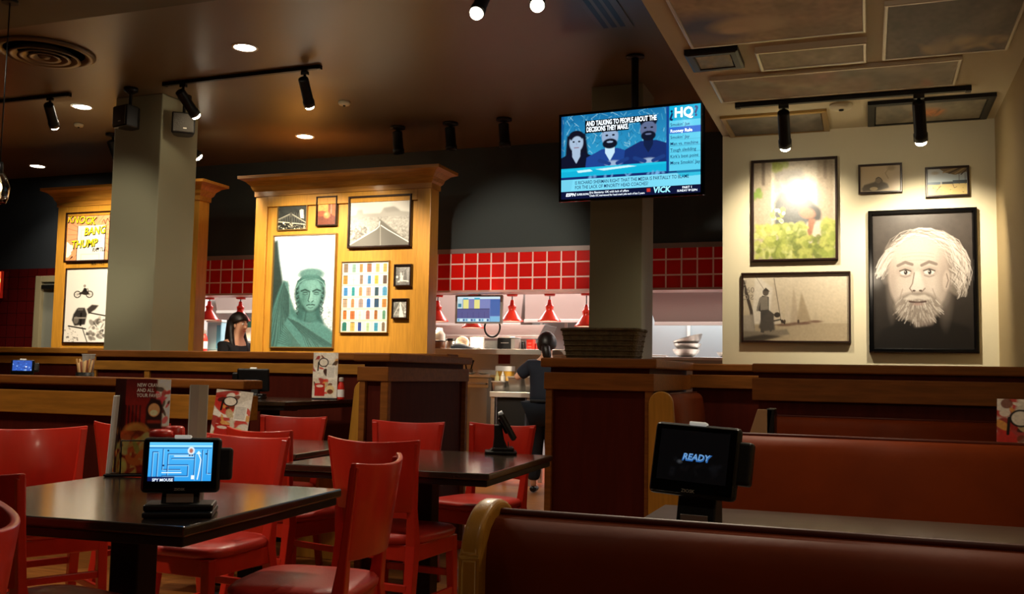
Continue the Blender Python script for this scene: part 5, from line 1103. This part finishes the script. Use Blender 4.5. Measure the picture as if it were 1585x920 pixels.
# order screen
a, b = at(705, 478, 9.85), at(777, 478, 9.85); zt, zb = at(740, 457, 9.85).z, at(740, 501, 9.85).z; W = b.x - a.x; H = zt - zb
t = thing('order_screen', 'order monitor showing coloured tickets, hung in the kitchen opening', 'monitor', ((a.x + b.x) / 2, 9.85, (zt + zb) / 2), math.radians(3))
MB().box(-W / 2, W / 2, 0, .04, -H / 2, H / 2).build('housing', mat('screen_grey', '#8c8680', .4), t, .008)
c = Cv(120, 72, '#6a78b0'); c.grad('#7d86c0', '#5d6fb0'); c.rect(0, 0, 1, .1, '#cfe6ee'); c.rect(.0, .1, .13, .48, '#c4d8dc'); c.rect(.02, .28, .1, .42, '#3f7f96'); c.rect(.14, .12, .27, .48, '#e8e08a'); c.rect(.14, .06, .26, .11, '#38a8c8'); c.rect(.4, .12, .53, .48, '#e8e08a'); c.rect(.4, .05, .53, .12, '#38a8c8'); c.rect(.27, .12, .4, .48, '#8784b4'); c.rect(.53, .12, .77, .48, '#7f86bc')
c.rect(0, .48, .76, .86, '#5a5a8e'); c.rect(.0, .47, .76, .49, '#2a2c55'); c.rect(.77, .12, 1, .75, '#4a68a8'); c.rect(0, .86, .76, 1, '#b8dcee'); c.rect(.77, .78, 1, 1, '#7fb8dc')
for k in range(12): c.rect(.02 + .062 * k, .88, .06 + .062 * k, .97, ('#5f9fc0', '#dff0f6', '#2c4f88')[k % 3])
for k in range(5): c.line([(.13 * k + .12, .62), (.13 * k + .12, .84)], .01, '#3a3a70')
painted('screen', c, W * .9, H * .88, kds_m, t, (0, -.0015, 0))
MB().tube([(0, .03, H / 2), (0, .03, zt0 - (zt + zb) / 2)], .018, steel_dk).build('hanger', steel_dk, t); bx('top_bar', -W * .5, W * .52, -.03, .05, H / 2 + .012, H / 2 + .03, steel_br, t, .003)
# cable loop under the screen
p = at(760, 507, 9.9); b = MB(); R = at(772, 507, 9.9).x - p.x
pts = [Vector((R * math.cos(a), 0, 1.15 * R * math.sin(a))) for a in [PI * .6 + 2 * PI * k / 30 for k in range(29)]]
o = b.tube(pts + [Vector((-.02, .0, zb + .03 - p.z))], .011, rubber, 8).build('cable_loop', rubber); o.location = (p.x, 9.94, p.z); tag(o, 'black coiled cable looped under the order screen', 'cable')
# hoods, cabinets, panels at the back
def hood(name, label, q, y, d, m, cat='range hood'):
    P = [at(px, py, y) for px, py in q]; x0, x1 = P[0].x, P[1].x; cx = (x0 + x1) / 2
    t = thing(name, label, cat, (cx, y, P[0].z)); z = 0; zb = P[3].z - P[0].z
    MB().loft([[Vector((P[3].x - cx, 0, zb)), Vector((P[2].x - cx, 0, zb)), Vector((P[2].x - cx, d, zb)), Vector((P[3].x - cx, d, zb))], [Vector((x0 - cx, .02, 0)), Vector((x1 - cx, .02, 0)), Vector((x1 - cx, d, 0)), Vector((x0 - cx, d, 0))]], None, False).build('hood_body', m, t, .006)
    bx('lip', P[3].x - cx - .005, P[2].x - cx + .005, -.015, .01, zb - .03, zb + .01, steel_br, t, .003); return t
hood('overhead_shelf', 'wide low stainless overshelf behind the order screen', [(640, 503), (843, 504), (834, 520), (640, 520)], 10.9, .5, steel, 'shelf')
hood('exhaust_hood', 'pinkish stainless hood above the cooking line left of the right column', [(812, 452), (960, 452), (960, 496), (812, 496)], 11.6, .6, hood_mid)
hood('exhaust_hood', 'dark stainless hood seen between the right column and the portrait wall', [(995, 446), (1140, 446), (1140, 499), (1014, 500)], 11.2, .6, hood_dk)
hood('exhaust_hood', 'bright stainless hood far back in the gap behind the woman', [(330, 456), (420, 456), (420, 482), (336, 482)], 11.6, .6, hood_mid)
hood('exhaust_hood', 'stainless hood behind the order monitor', [(655, 452), (810, 452), (806, 502), (655, 502)], 11.9, .45, hood_mid)
for k, px in enumerate((838, 876, 1066)):
    p = at(px, 510, 12.38); struct(bx('trim_seam_%d' % k, p.x - .018, p.x + .018, 12.37, 12.4, .8, p.z + .25, white))
# right hand counter with bowls
cz = at(1060, 553, 10.2).z; x0, x1 = at(1000, 555, 10.2).x, at(1135, 555, 10.2).x
t = thing('steel_counter', 'stainless counter behind the right half wall carrying the mixing bowls', 'counter', ((x0 + x1) / 2, 10.2, 0)); hx = (x1 - x0) / 2
bx('counter_top', -hx, hx, 0, .6, cz - .03, cz, steel_br, t, .004); bx('counter_base', -hx + .02, hx - .02, .03, .58, 0, cz - .03, steel_dk, t, .004)
bx('flat_tray', -hx + .04, -hx + .2, .05, .2, cz, cz + .02, steel_br, t, .004)
def bowl(label, px, pr, py, y, z, tilt=(0, 0), h=.45, group='steel mixing bowls'):
    p = at(px, py, y); r = at(px + pr, py, y).x - p.x
    t = MB().lathe([(.35 * r, 0), (.62 * r, .1 * r), (.85 * r, .32 * r), (.98 * r, h * 2 * r * .62), (1.0 * r, h * 2 * r * .64), (.95 * r, h * 2 * r * .62), (.8 * r, .34 * r), (.5 * r, .1 * r), (.002, .06 * r)], (0, 0, 0), steel, 34).build('mixing_bowl', steel)
    t.location = (p.x, y, z); t.rotation_euler = (tilt[0], tilt[1], 0); return tag(t, label, 'bowl', group)
rr_ = at(1085, 540, 10.45).x - at(1063, 540, 10.45).x
bowl('large shiny mixing bowl standing on the right counter', 1062, 22, 540, 10.45, cz + .001)
bowl('mixing bowl nested in the large shiny one', 1064, 22, 540, 10.45, cz + .062, (0, 0))
bowl('tilted mixing bowl leaning on top of the stacked bowls', 1068, 24, 540, 10.45, cz + .12, (0, -.28))
bowl('mixing bowl half hidden by the edge of the portrait wall', 1124, 15, 540, 10.45, cz + .001)
# on the pass shelf
def shelf_thing(name, label, cat, px, y=9.95, group=None): p = at(px, 541, y); return thing(name, label, cat, (p.x, y, sz), 0, group)
x0, x1 = at(748, 535, 9.95).x, at(774, 535, 9.95).x; wp = (x1 - x0) / 2; nP = 8; hp = (at(760, 528, 9.95).z - sz) / nP
for k in range(nP):
    o = MB().lathe([(wp * .6, 0), (wp * .7, hp * .1), (wp, hp * .7), (wp, hp * .85), (wp * .7, hp * .35), (.002, hp * .25)], (0, 0, 0), white, 28).build('dinner_plate', white); o.location = ((x0 + x1) / 2, 9.97, sz + .0005 + k * hp)
    tag(o, 'white dinner plate in the stack beside the black printer', 'plate', 'stacked white plates on the pass shelf')
t = shelf_thing('ticket_printer', 'black ticket printer with a pale lid on the pass shelf', 'printer', 787)
w = (at(801, 535, 9.95).x - at(774, 535, 9.95).x) / 2; h = at(787, 524, 9.95).z - sz
MB().box(-w, w * .55, -.08, .12, .008, h).build('body', black, t, .008); MB().box(w * .55, w, -.08, .12, .008, h * .96).build('side_panel', steel_dk, t, .006); MB().box(-w, w, -.085, .125, h, h + .012).build('lid', steel_br, t, .004); bx('slot', -w * .6, w * .3, -.083, -.079, h * .55, h * .62, steel_dk, t)
bx('foot', -w * .8, -w * .6, -.06, .1, 0, .009, rubber, t); bx('foot', w * .6, w * .8, -.06, .1, 0, .009, rubber, t)
t = shelf_thing('red_carton', 'upright red carton with faint lettering on the pass shelf', 'carton', 821.5, 10.0)
w = (at(827, 535, 10).x - at(816, 535, 10).x) / 2; h = at(821, 526, 10).z - sz; MB().loft([sup(0, 0, w * .9, .04, 0, 20, 8), sup(0, 0, w, .045, h, 20, 8)], None, False).build('carton_body', redplastic, t); bx('pale_stripe', -w * .5, w * .5, -.047, -.04, h * .3, h * .36, mat('pink_print', '#e08070', .5), t); bx('pale_stripe', -w * .5, w * .5, -.047, -.04, h * .62, h * .68, mat('pink_print', '#e08070', .5), t)
for i, (px, hh, w_) in enumerate(((811, 12, 4), (831, 9, 4))):
    t = shelf_thing('dark_canister', ('dark canister left of the red carton', 'dark red canister right of the red carton')[i], 'canister', px, 10.05, 'canisters on the pass shelf'); w = at(px + w_, 541, 10.05).x - at(px, 541, 10.05).x; h = at(px, 541 - hh, 10.05).z - sz; m_ = (black, mat('canister_red', '#7a1512', .4))[i]
    MB().lathe([(w, 0), (w, h * .85), (w * .9, h * .88), (w * .9, h * .9), (.002, h * .9)], (0, 0, 0), m_, 20).build('body', m_, t); MB().lathe([(w * 1.02, h * .87), (w * 1.02, h), (.002, h)], (0, 0, 0), m_, 20).build('lid', m_, t)
t = shelf_thing('brown_crock', 'brown crock with a black lid at the left end of the pass shelf', 'pot', 677, 9.84); w = at(688, 541, 9.84).x - at(677, 541, 9.84).x; h = at(677, 527, 9.86).z - sz
MB().lathe([(w * .9, 0), (w, .02), (w, h * .88), (.002, h * .88)], (0, 0, 0), None, 28).build('pot_body', mat('crock_brown', '#7a4a28', .4), t); MB().lathe([(w * 1.03, h * .86), (w * 1.03, h * .94), (w * .5, h), (.002, h)], (0, 0, 0), black, 28).build('lid', black, t)
t = shelf_thing('steel_pot', 'stainless pot with a dark rim right of the brown crock', 'pot', 697, 9.98); w = at(704, 541, 9.98).x - at(697, 541, 9.98).x; h = at(693, 526, 10).z - sz
MB().lathe([(w * .95, 0), (w, .01), (w, h), (w * .92, h), (w * .9, .02), (.002, .02)], (0, 0, 0), steel, 26).build('pot_body', steel, t); MB().lathe([(w * 1.03, h - .015), (w * 1.03, h + .01), (w * .92, h + .01), (w * .92, h - .015)], (0, 0, 0), black, 26, None, True, False).build('rim', black, t)
t = shelf_thing('pale_jug', 'pale plastic jug at the back left of the pass shelf', 'jug', 680, 10.06); w = at(688, 541, 10.06).x - at(680, 541, 10.06).x; h = at(680, 508, 10.06).z - sz
MB().lathe([(w * .9, 0), (w, .02), (w, h * .7), (w * .6, h * .85), (w * .5, h), (.002, h)], (0, 0, 0), offwhite, 24).build('jug_body', offwhite, t); MB().tube([(-w * .6, 0, h * .85), (-w * 1.3, 0, h * .85), (-w * 1.4, 0, h * .55), (-w * .95, 0, h * .45)], .012, offwhite).build('handle', offwhite, t)
# tipped pale bowl and cloth, with a patterned tray
t = shelf_thing('pale_bowl', 'pale bowl tipped on its side on the pass shelf', 'bowl', 715, 10.02); r = at(722, 541, 10).x - at(712, 541, 10).x
M = Matrix.Translation((0, 0, r * .98)) @ Matrix.Rotation(1.1, 4, 'X') @ Matrix.Rotation(.4, 4, 'Y')
MB().lathe([(.4 * r, -.75 * r), (.8 * r, -.5 * r), (r, 0), (r, .12 * r), (.92 * r, .12 * r), (.7 * r, -.4 * r), (.002, -.6 * r)], (0, 0, 0), None, 28, M.to_3x3()).build('bowl_body', mat('pale_bowl', '#d9c6b2', .35), t).location = (0, 0, r * .96)
t = shelf_thing('folded_cloth', 'blue grey folded cloth in front of the tipped bowl', 'cloth', 721, 9.86); w = at(742, 541, 9.86).x - at(721, 541, 9.86).x; h = at(725, 530, 9.86).z - sz
rings = []
for k in range(9):
    u = k / 8; zz = h * (.35 + .65 * math.sin(PI * min(1, .2 + u))) * (1 - .5 * u); rings.append([Vector((-w + 2 * w * u, -.05, 0)), Vector((-w + 2 * w * u, -.04, zz * .6)), Vector((-w + 2 * w * u, 0, zz)), Vector((-w + 2 * w * u, .05, zz * .7)), Vector((-w + 2 * w * u, .06, 0))])
MB().loft(rings, None).build('cloth_folds', mat('blue_grey_cloth', '#55606e', .9), t)
c = Cv(60, 44, '#cfd6d8'); c.blobs(30, 0, 1, 0, 1, .03, .12, ['#8d9aa0', '#f2f4f4', '#6a747a', '#e6eaec'], 5, .8)
t = shelf_thing('menu_tray', 'grey framed patterned sheet standing behind the cloth', 'tray', 738, 10.12); w = at(749, 541, 10.12).x - at(727, 541, 10.12).x; h = at(738, 522, 10.12).z - sz
MB().box(-w / 2, w / 2, 0, .02, 0, h).build('back_plate', steel_dk, t, .004); painted('patterned_sheet', c, w * .88, h * .86, matte_print, t, (0, -.001, h / 2))
# left gap : counter, glass, bottle, bright box
cz2 = at(350, 544, 10.1).z; x0, x1 = at(285, 544, 10.1).x, at(420, 544, 10.1).x
t = thing('steel_counter', 'stainless counter behind the woman between the display panels', 'counter', ((x0 + x1) / 2, 10.1, 0)); hx = (x1 - x0) / 2
bx('counter_top', -hx, hx, 0, .6, cz2 - .03, cz2, steel_br, t, .004); bx('counter_base', -hx + .02, hx - .02, .03, .58, 0, cz2 - .03, steel_dk, t, .004)
p = at(331, 520, 10.4); w = at(342, 520, 10.4).x - at(320, 520, 10.4).x; h = at(331, 499, 10.4).z - cz2
t = thing('drink_cooler', 'pale blue clear tank on the counter left of the woman', 'tank', (p.x, 10.4, cz2)); MB().box(-w / 2, w / 2, 0, .2, .02, h).build('tank_body', mat('pale_blue', '#a9d3e2', .15, coat=.3), t, .01); bx('blue_side', w * .2, w * .48, -.006, 0, .04, h * .9, mat('mid_blue', '#5fa9cc', .2), t, .002); bx('tank_lid', -w / 2 - .01, w / 2 + .01, -.01, .21, h, h + .03, white, t, .006); bx('tank_foot', -w / 2, w / 2, .01, .19, 0, .02, white, t, .004)
p = at(315, 530, 10.2); bottle('red and white bottle on the counter at the left edge of the gap', (p.x, 10.2, cz2 + .0005), 1.6, redplastic, steel_dk, group='bottles on the kitchen counter', h=at(315, 512, 10.2).z - cz2)
p = at(387, 520, 10.4); w = at(397, 520, 10.4).x - at(377, 520, 10.4).x; h = at(387, 508, 10.4).z - cz2
t = thing('white_container', 'tall white container right of the woman', 'container', (p.x, 10.4, cz2)); MB().loft([sup(0, 0, w * .4, .1, 0, 24, 6), sup(0, 0, w * .42, .1, h * .45, 24, 6)], None, False).build('lower_tub', white, t); MB().loft([sup(0, 0, w * .5, .12, h * .45, 24, 6), sup(0, 0, w * .52, .12, h, 24, 6)], None, False).build('upper_tub', white, t)
t = thing('green_notice', 'small green notice on the kitchen wall right of the woman', 'notice', (at(388, 500, 12.38).x, 12.4, at(388, 500, 12.38).z)); bx('sheet', -.12, .12, -.004, .004, -.09, .09, mat('teal_green', '#4f9a84', .5), t); bx('header_strip', -.12, .12, -.006, -.004, .05, .09, offwhite, t)
p = at(386, 478, 12.2); 
# red menu sign at far left edge
p = at(-1, 440, 9.55); z0_, z1_ = at(0, 462, 9.55).z, at(0, 420, 9.55).z
t = thing('lit_sign', 'glowing red and yellow sign cut by the left edge above the red tiles', 'sign', (p.x - .14, 9.58, (z0_ + z1_) / 2)); hh = (z1_ - z0_) / 2
bx('sign_box', -.18, .18, -.04, 0, -hh, hh, redplastic, t, .006); c = Cv(50, 60, '#d8301c'); c.grad('#e8502a', '#c02015'); c.ell(.85, .35, .14, .14, '#f2c65a'); c.ell(.8, .7, .12, .1, '#f0a04a'); painted('lit_face', c, .34, hh * 1.9, attr_mat('sign_face', 1.0), t, (0, -.042, 0))

# ================================================================== PEOPLE
def skin_mesh(V, E_, Rr, sub=2):
    me = bpy.data.meshes.new('figure'); me.from_pydata([tuple(v) for v in V], E_, []); ob = bpy.data.objects.new('figure', me); C.objects.link(ob)
    md = ob.modifiers.new('skin', 'SKIN'); md.use_smooth_shade = True
    sv = me.skin_vertices[0].data
    for i, r in enumerate(Rr): sv[i].radius = (r, r) if not isinstance(r, tuple) else r; sv[i].use_root = (i == 0)
    s = ob.modifiers.new('sub', 'SUBSURF'); s.levels = s.render_levels = sub
    dg = bpy.context.evaluated_depsgraph_get(); out = bpy.data.meshes.new_from_object(ob.evaluated_get(dg))
    C.objects.unlink(ob); bpy.data.objects.remove(ob); bpy.data.meshes.remove(me); return out
def join_meshes(name, ms, m, parent):
    b = bmesh.new()
    for q in ms: b.from_mesh(q); bpy.data.meshes.remove(q)
    me = bpy.data.meshes.new(name); b.to_mesh(me); b.free(); me.materials.clear(); me.materials.append(m)
    for p in me.polygons: p.use_smooth = True; p.material_index = 0
    o = bpy.data.objects.new(name, me); C.objects.link(o); o.parent = parent; return o
def hand(wrist, direction, palm_n, side):
    """five separate bent fingers rooted in a flat palm"""
    d = Vector(direction).normalized(); n = Vector(palm_n); n = (n - d * n.dot(d)).normalized(); s = d.cross(n) * side; w = Vector(wrist); out = []
    out.append(skin_mesh([w - d * .01, w + d * .03, w + d * .065, w + d * .088], [(0, 1), (1, 2), (2, 3)], [(.022, .022), (.034, .017), (.04, .015), (.036, .013)], 1))
    for k, (off, L) in enumerate(((-.029, .066), (-.01, .076), (.01, .072), (.028, .056))):
        b0 = w + d * .075 + s * off; p1 = b0 + d * L * .45 + n * .006; p2 = p1 + (d * .8 + n * .5).normalized() * L * .32; p3 = p2 + (d * .5 + n * .8).normalized() * L * .25
        out.append(skin_mesh([b0, p1, p2, p3], [(0, 1), (1, 2), (2, 3)], [.009, .0088, .008, .007], 1))
    b0 = w + d * .025 - s * .026; p1 = b0 + (d * .6 - s * .7 + n * .25).normalized() * .036; p2 = p1 + (d * .9 - s * .2 + n * .3).normalized() * .03; p3 = p2 + (d * .95 + n * .3).normalized() * .02
    out.append(skin_mesh([b0, p1, p2, p3], [(0, 1), (1, 2), (2, 3)], [.012, .011, .01, .008], 1)); return out
def person(label, loc, rotz, S, pose, hair='long', shirt=cloth_black, trousers=denim, group=None):
    """local facing +Y, +X is the person's right... pose gives elbow and wrist positions for both arms"""
    t = thing('person', label, 'person', loc, math.radians(rotz), group); t.scale = (S, S, S)
    ln = pose.get('lean', 0.); fat = pose.get('build', 1.); hv = pose.get('hair', 1.)
    pel, spi, che, nb = Vector((0, 0, .93)), Vector((0, .02 + ln * .3, 1.08)), Vector((0, .01 + ln * .7, 1.27)), Vector((0, -.005 + ln, 1.42))
    hd = pose.get('head', Vector((0, .03, 0))); nk = nb + Vector((0, .01, .07)) + hd * .4; h0 = nk + Vector((0, .03, .055)) + hd * .3; h1 = h0 + Vector((0, -.005, .07)); h2 = h1 + Vector((0, -.012, .065))
    sh = [Vector((s * .165, ln - .005, 1.375)) for s in (-1, 1)]; el, wr = pose['elbow'], pose['wrist']
    hip = [Vector((s * .09, .0, .88)) for s in (-1, 1)]; kn, an = pose['knee'], pose['ankle']
    toe = [a + Vector((0, .14, -.045)) for a in an]
    V = [pel, spi, che, nb, nk, h0, h1, h2]; R = [(.145, .11), (.125, .095), (.14, .1), (.075, .065), (.05, .052), (.062, .075), (.074, .092), (.06, .07)]
    E_ = [(i, i + 1) for i in range(7)]
    V += [h0 + Vector((0, .07, .03)), h0 + Vector((0, .098, .022))]; R += [.016, .01]; E_ += [(5, 8), (8, 9)]
    for i in (0, 1):
        b = len(V); V += [sh[i], el[i], wr[i]]; R += [.058, .04, .026]; E_ += [(3, b), (b, b + 1), (b + 1, b + 2)]
        b = len(V); V += [hip[i], kn[i], an[i], toe[i]]; R += [(.085, .085), .055, .035, .028]; E_ += [(0, b), (b, b + 1), (b + 1, b + 2), (b + 2, b + 3)]
    ms = [skin_mesh(V, E_, R)]
    for i, s in ((0, -1), (1, 1)):
        d = (wr[i] - el[i]).normalized(); ms += hand(wr[i], d, Vector((0, 0, -1)) if abs(d.z) < .7 else Vector((-s, 0, 0)), s)
    join_meshes('body', ms, skin, t)
    # clothing follows the same joints, a little wider
    V = [pel - Vector((0, 0, .02)), spi, che, nb + Vector((0, 0, -.01))]; R = [(.165 * fat, .13 * fat), (.15 * fat, .12 * fat), (.165 * fat, .122 * fat), (.1, .09)]; E_ = [(0, 1), (1, 2), (2, 3)]
    for i in (0, 1): b = len(V); V += [sh[i], sh[i].lerp(el[i], .55), sh[i].lerp(el[i], .8)]; R += [.074 * fat, .066 * fat, .063 * fat]; E_ += [(3, b), (b, b + 1), (b + 1, b + 2)]
    join_meshes('shirt', [skin_mesh(V, E_, R)], shirt, t)
    V = [pel - Vector((0, 0, .01))]; R = [(.162 * fat, .13 * fat)]; E_ = []
    for i in (0, 1): b = len(V); V += [hip[i], kn[i], an[i] + Vector((0, 0, .03))]; R += [(.108 * fat, .112 * fat), .082 * fat, .066 * fat]; E_ += [(0, b), (b, b + 1), (b + 1, b + 2)]
    join_meshes('trousers', [skin_mesh(V, E_, R)], trousers, t)
    for i in (0, 1): join_meshes('shoe', [skin_mesh([an[i] + Vector((0, -.035, -.05)), an[i] + Vector((0, .06, -.05)), toe[i] + Vector((0, .03, -.008))], [(0, 1), (1, 2)], [(.042, .036), (.046, .038), (.036, .026)], 2)], black, t)
    # hair
    hc = h1 + Vector((0, -.018, .018)); b = MB()
    n = 20; rings = []
    for k in range(9):
        th = PI * .02 + k / 8 * PI * .60; ring = []
        for i in range(n):
            a = 2 * PI * i / n; fr = math.sin(a)          # front is +Y
            tt = th * (1 - .32 * max(0, fr) * (k / 8) + .22 * max(0, -fr) * (k / 8)); ring.append(hc + Vector((.094 * hv * math.sin(tt) * math.cos(a), .118 * hv * math.sin(tt) * math.sin(a), .112 * hv * math.cos(tt))))
        rings.append(ring)
    b.loft(rings, None, True, True)
    if hair == 'long':
        rings = []
        for k in range(10):
            u = k / 9; z = .02 - .4 * u; w = .095 + .025 * math.sin(PI * u); dy = .095 * (1 - .35 * u); cy = -.03 - .035 * u; ring = []
            for i in range(16):
                a = PI * (1 - .22) + (1 + .44) * PI * i / 15; ring.append(hc + Vector((w * math.cos(a), cy + dy * math.sin(a) * 1.05, z)))
            for i in range(15, -1, -1):
                a = PI * (1 - .22) + (1 + .44) * PI * i / 15; ring.append(hc + Vector((w * .8 * math.cos(a), cy + dy * .72 * math.sin(a), z)))
            rings.append(ring)
        b.loft(rings, None, True, True)
        for s in (-1, 1): b.tube([hc + Vector((s * .08, -.02, .0)), hc + Vector((s * .088, -.02, -.1)), hc + Vector((s * .1, .01, -.22)), hc + Vector((s * .1, .06, -.34))], [.03, .032, .034, .02], None, 10)
    else:
        b.tube([hc + Vector((0, -.1, -.02)), hc + Vector((.015, -.125, -.06)), hc + Vector((.03, -.12, -.14)), hc + Vector((.035, -.105, -.22))], [.035, .05, .048, .018], None, 12)
    b.build('hair', hairm, t)
    # face
    for s in (-1, 1):
        e = h0 + Vector((s * .03, .071, .062)); MB().sphere(e, .011, None, 12).build('eye', mat('eye_white', '#e6e0d8', .2), t); nest(MB().sphere(e + Vector((0, .0085, 0)), .005, None, 10).build('pupil', black), [q for q in t.children if q.name.startswith('eye') and not q.name.startswith('eyebrow')][-1])
        MB().tube([h0 + Vector((s * .014, .083, .083)), h0 + Vector((s * .03, .081, .088)), h0 + Vector((s * .046, .07, .084))], [.003, .004, .002], hairm, 8).build('eyebrow', hairm, t)
        if hair != 'long' : MB().sphere(h0 + Vector((s * .076, -.005, .045)), .022, None, 12, (.4, .8, 1.3)).build('ear', skin, t)
        else: MB().sphere(h0 + Vector((s * .078, .0, .045)), .02, None, 12, (.4, .8, 1.3)).build('ear', skin, t)
    MB().tube([h0 + Vector((-.024, .07, -.014)), h0 + Vector((0, .079, -.012)), h0 + Vector((.024, .07, -.014))], [.003, .0075, .003], None, 10).build('lips', mat('lips', '#a8524a', .4), t)
    return t
yw = 9.08; p = at(366, 485, yw); S = p.z / 1.73
person('woman with long dark hair and black top walking past between the display panels', (p.x, yw, 0), -98, S,
       {'elbow': [Vector((-.21, -.06, 1.1)), Vector((.21, .05, 1.1))], 'wrist': [Vector((-.2, .05, .88)), Vector((.2, .2, .95))], 'knee': [Vector((-.09, .13, .5)), Vector((.09, -.02, .49))], 'ankle': [Vector((-.09, .2, .1)), Vector((.09, -.24, .14))]}, 'long', cloth_black)
yk = 9.2; p = at(843, 522, yk); S = p.z / 1.73 * 1.02
t = person('kitchen worker seen from behind in dark shirt and jeans, left arm raised', (at(842, 640, yk).x, yk, 0), 6, S,
       {'lean': .06, 'build': 1.2, 'hair': 1.18, 'elbow': [Vector((-.34, .06, 1.24)), Vector((.26, .2, 1.2))], 'wrist': [Vector((-.2, .32, 1.34)), Vector((.14, .4, 1.2))], 'knee': [Vector((-.1, .02, .49)), Vector((.1, .03, .49))], 'ankle': [Vector((-.1, -.04, .09)), Vector((.11, .0, .09))]}, 'tail', cloth_navy)
nest(bx('apron_tie', -.13, .13, -.135, -.1, .98, 1.01, black, None, .006), [q for q in t.children if q.name.startswith('shirt')][0])

# ================================================================== LIGHT OF THE PLACE
def area(name, loc, sx, sy, e, col=(1, .95, .88), rot=(0, 0, 0)):
    l = bpy.data.lights.new(name, 'AREA'); l.shape = 'RECTANGLE'; l.size = sx; l.size_y = sy; l.energy = e; l.color = col
    o = bpy.data.objects.new(name, l); C.objects.link(o); o.location = loc; o.rotation_euler = rot; return o
area('kitchen_ceiling_light', (-3.2, 11.2, 2.72), 4.5, .9, 62, (1, .93, .88)); area('kitchen_ceiling_light', (-7.2, 11.3, 2.72), 2.2, .9, 42, (1, .95, .9)); area('kitchen_ceiling_light', (-.8, 11.3, 2.72), 2.0, .8, 24, (.95, .98, 1))
area('kitchen_pass_light', (-2.8, 10.35, 2.1), 4.5, .15, 14, (1, .85, .75))
w = bpy.data.worlds.new('World'); bpy.context.scene.world = w; w.use_nodes = True
w.node_tree.nodes['Background'].inputs[0].default_value = (.9, .75, .55, 1); w.node_tree.nodes['Background'].inputs[1].default_value = .0
# ================================================================== CAMERA
cam = bpy.data.cameras.new('camera'); cam.sensor_width = 36; cam.lens = FPX / 1585 * 36; cam.clip_start = .05; cam.clip_end = 100
co = bpy.data.objects.new('camera', cam); C.objects.link(co)
co.matrix_world = Matrix(((*ROT[0], 0), (*ROT[1], 0), (*ROT[2], EYE), (0, 0, 0, 1)))
sc = bpy.context.scene; sc.camera = co
sc.view_settings.view_transform = 'Standard'; sc.view_settings.look = 'None'; sc.view_settings.gamma = 1; sc.view_settings.use_curve_mapping = False
sc.view_settings.exposure = 1.1
try:
    sc.cycles.use_denoising = True; sc.cycles.max_bounces = 8; sc.cycles.sample_clamp_indirect = 4
except Exception: pass
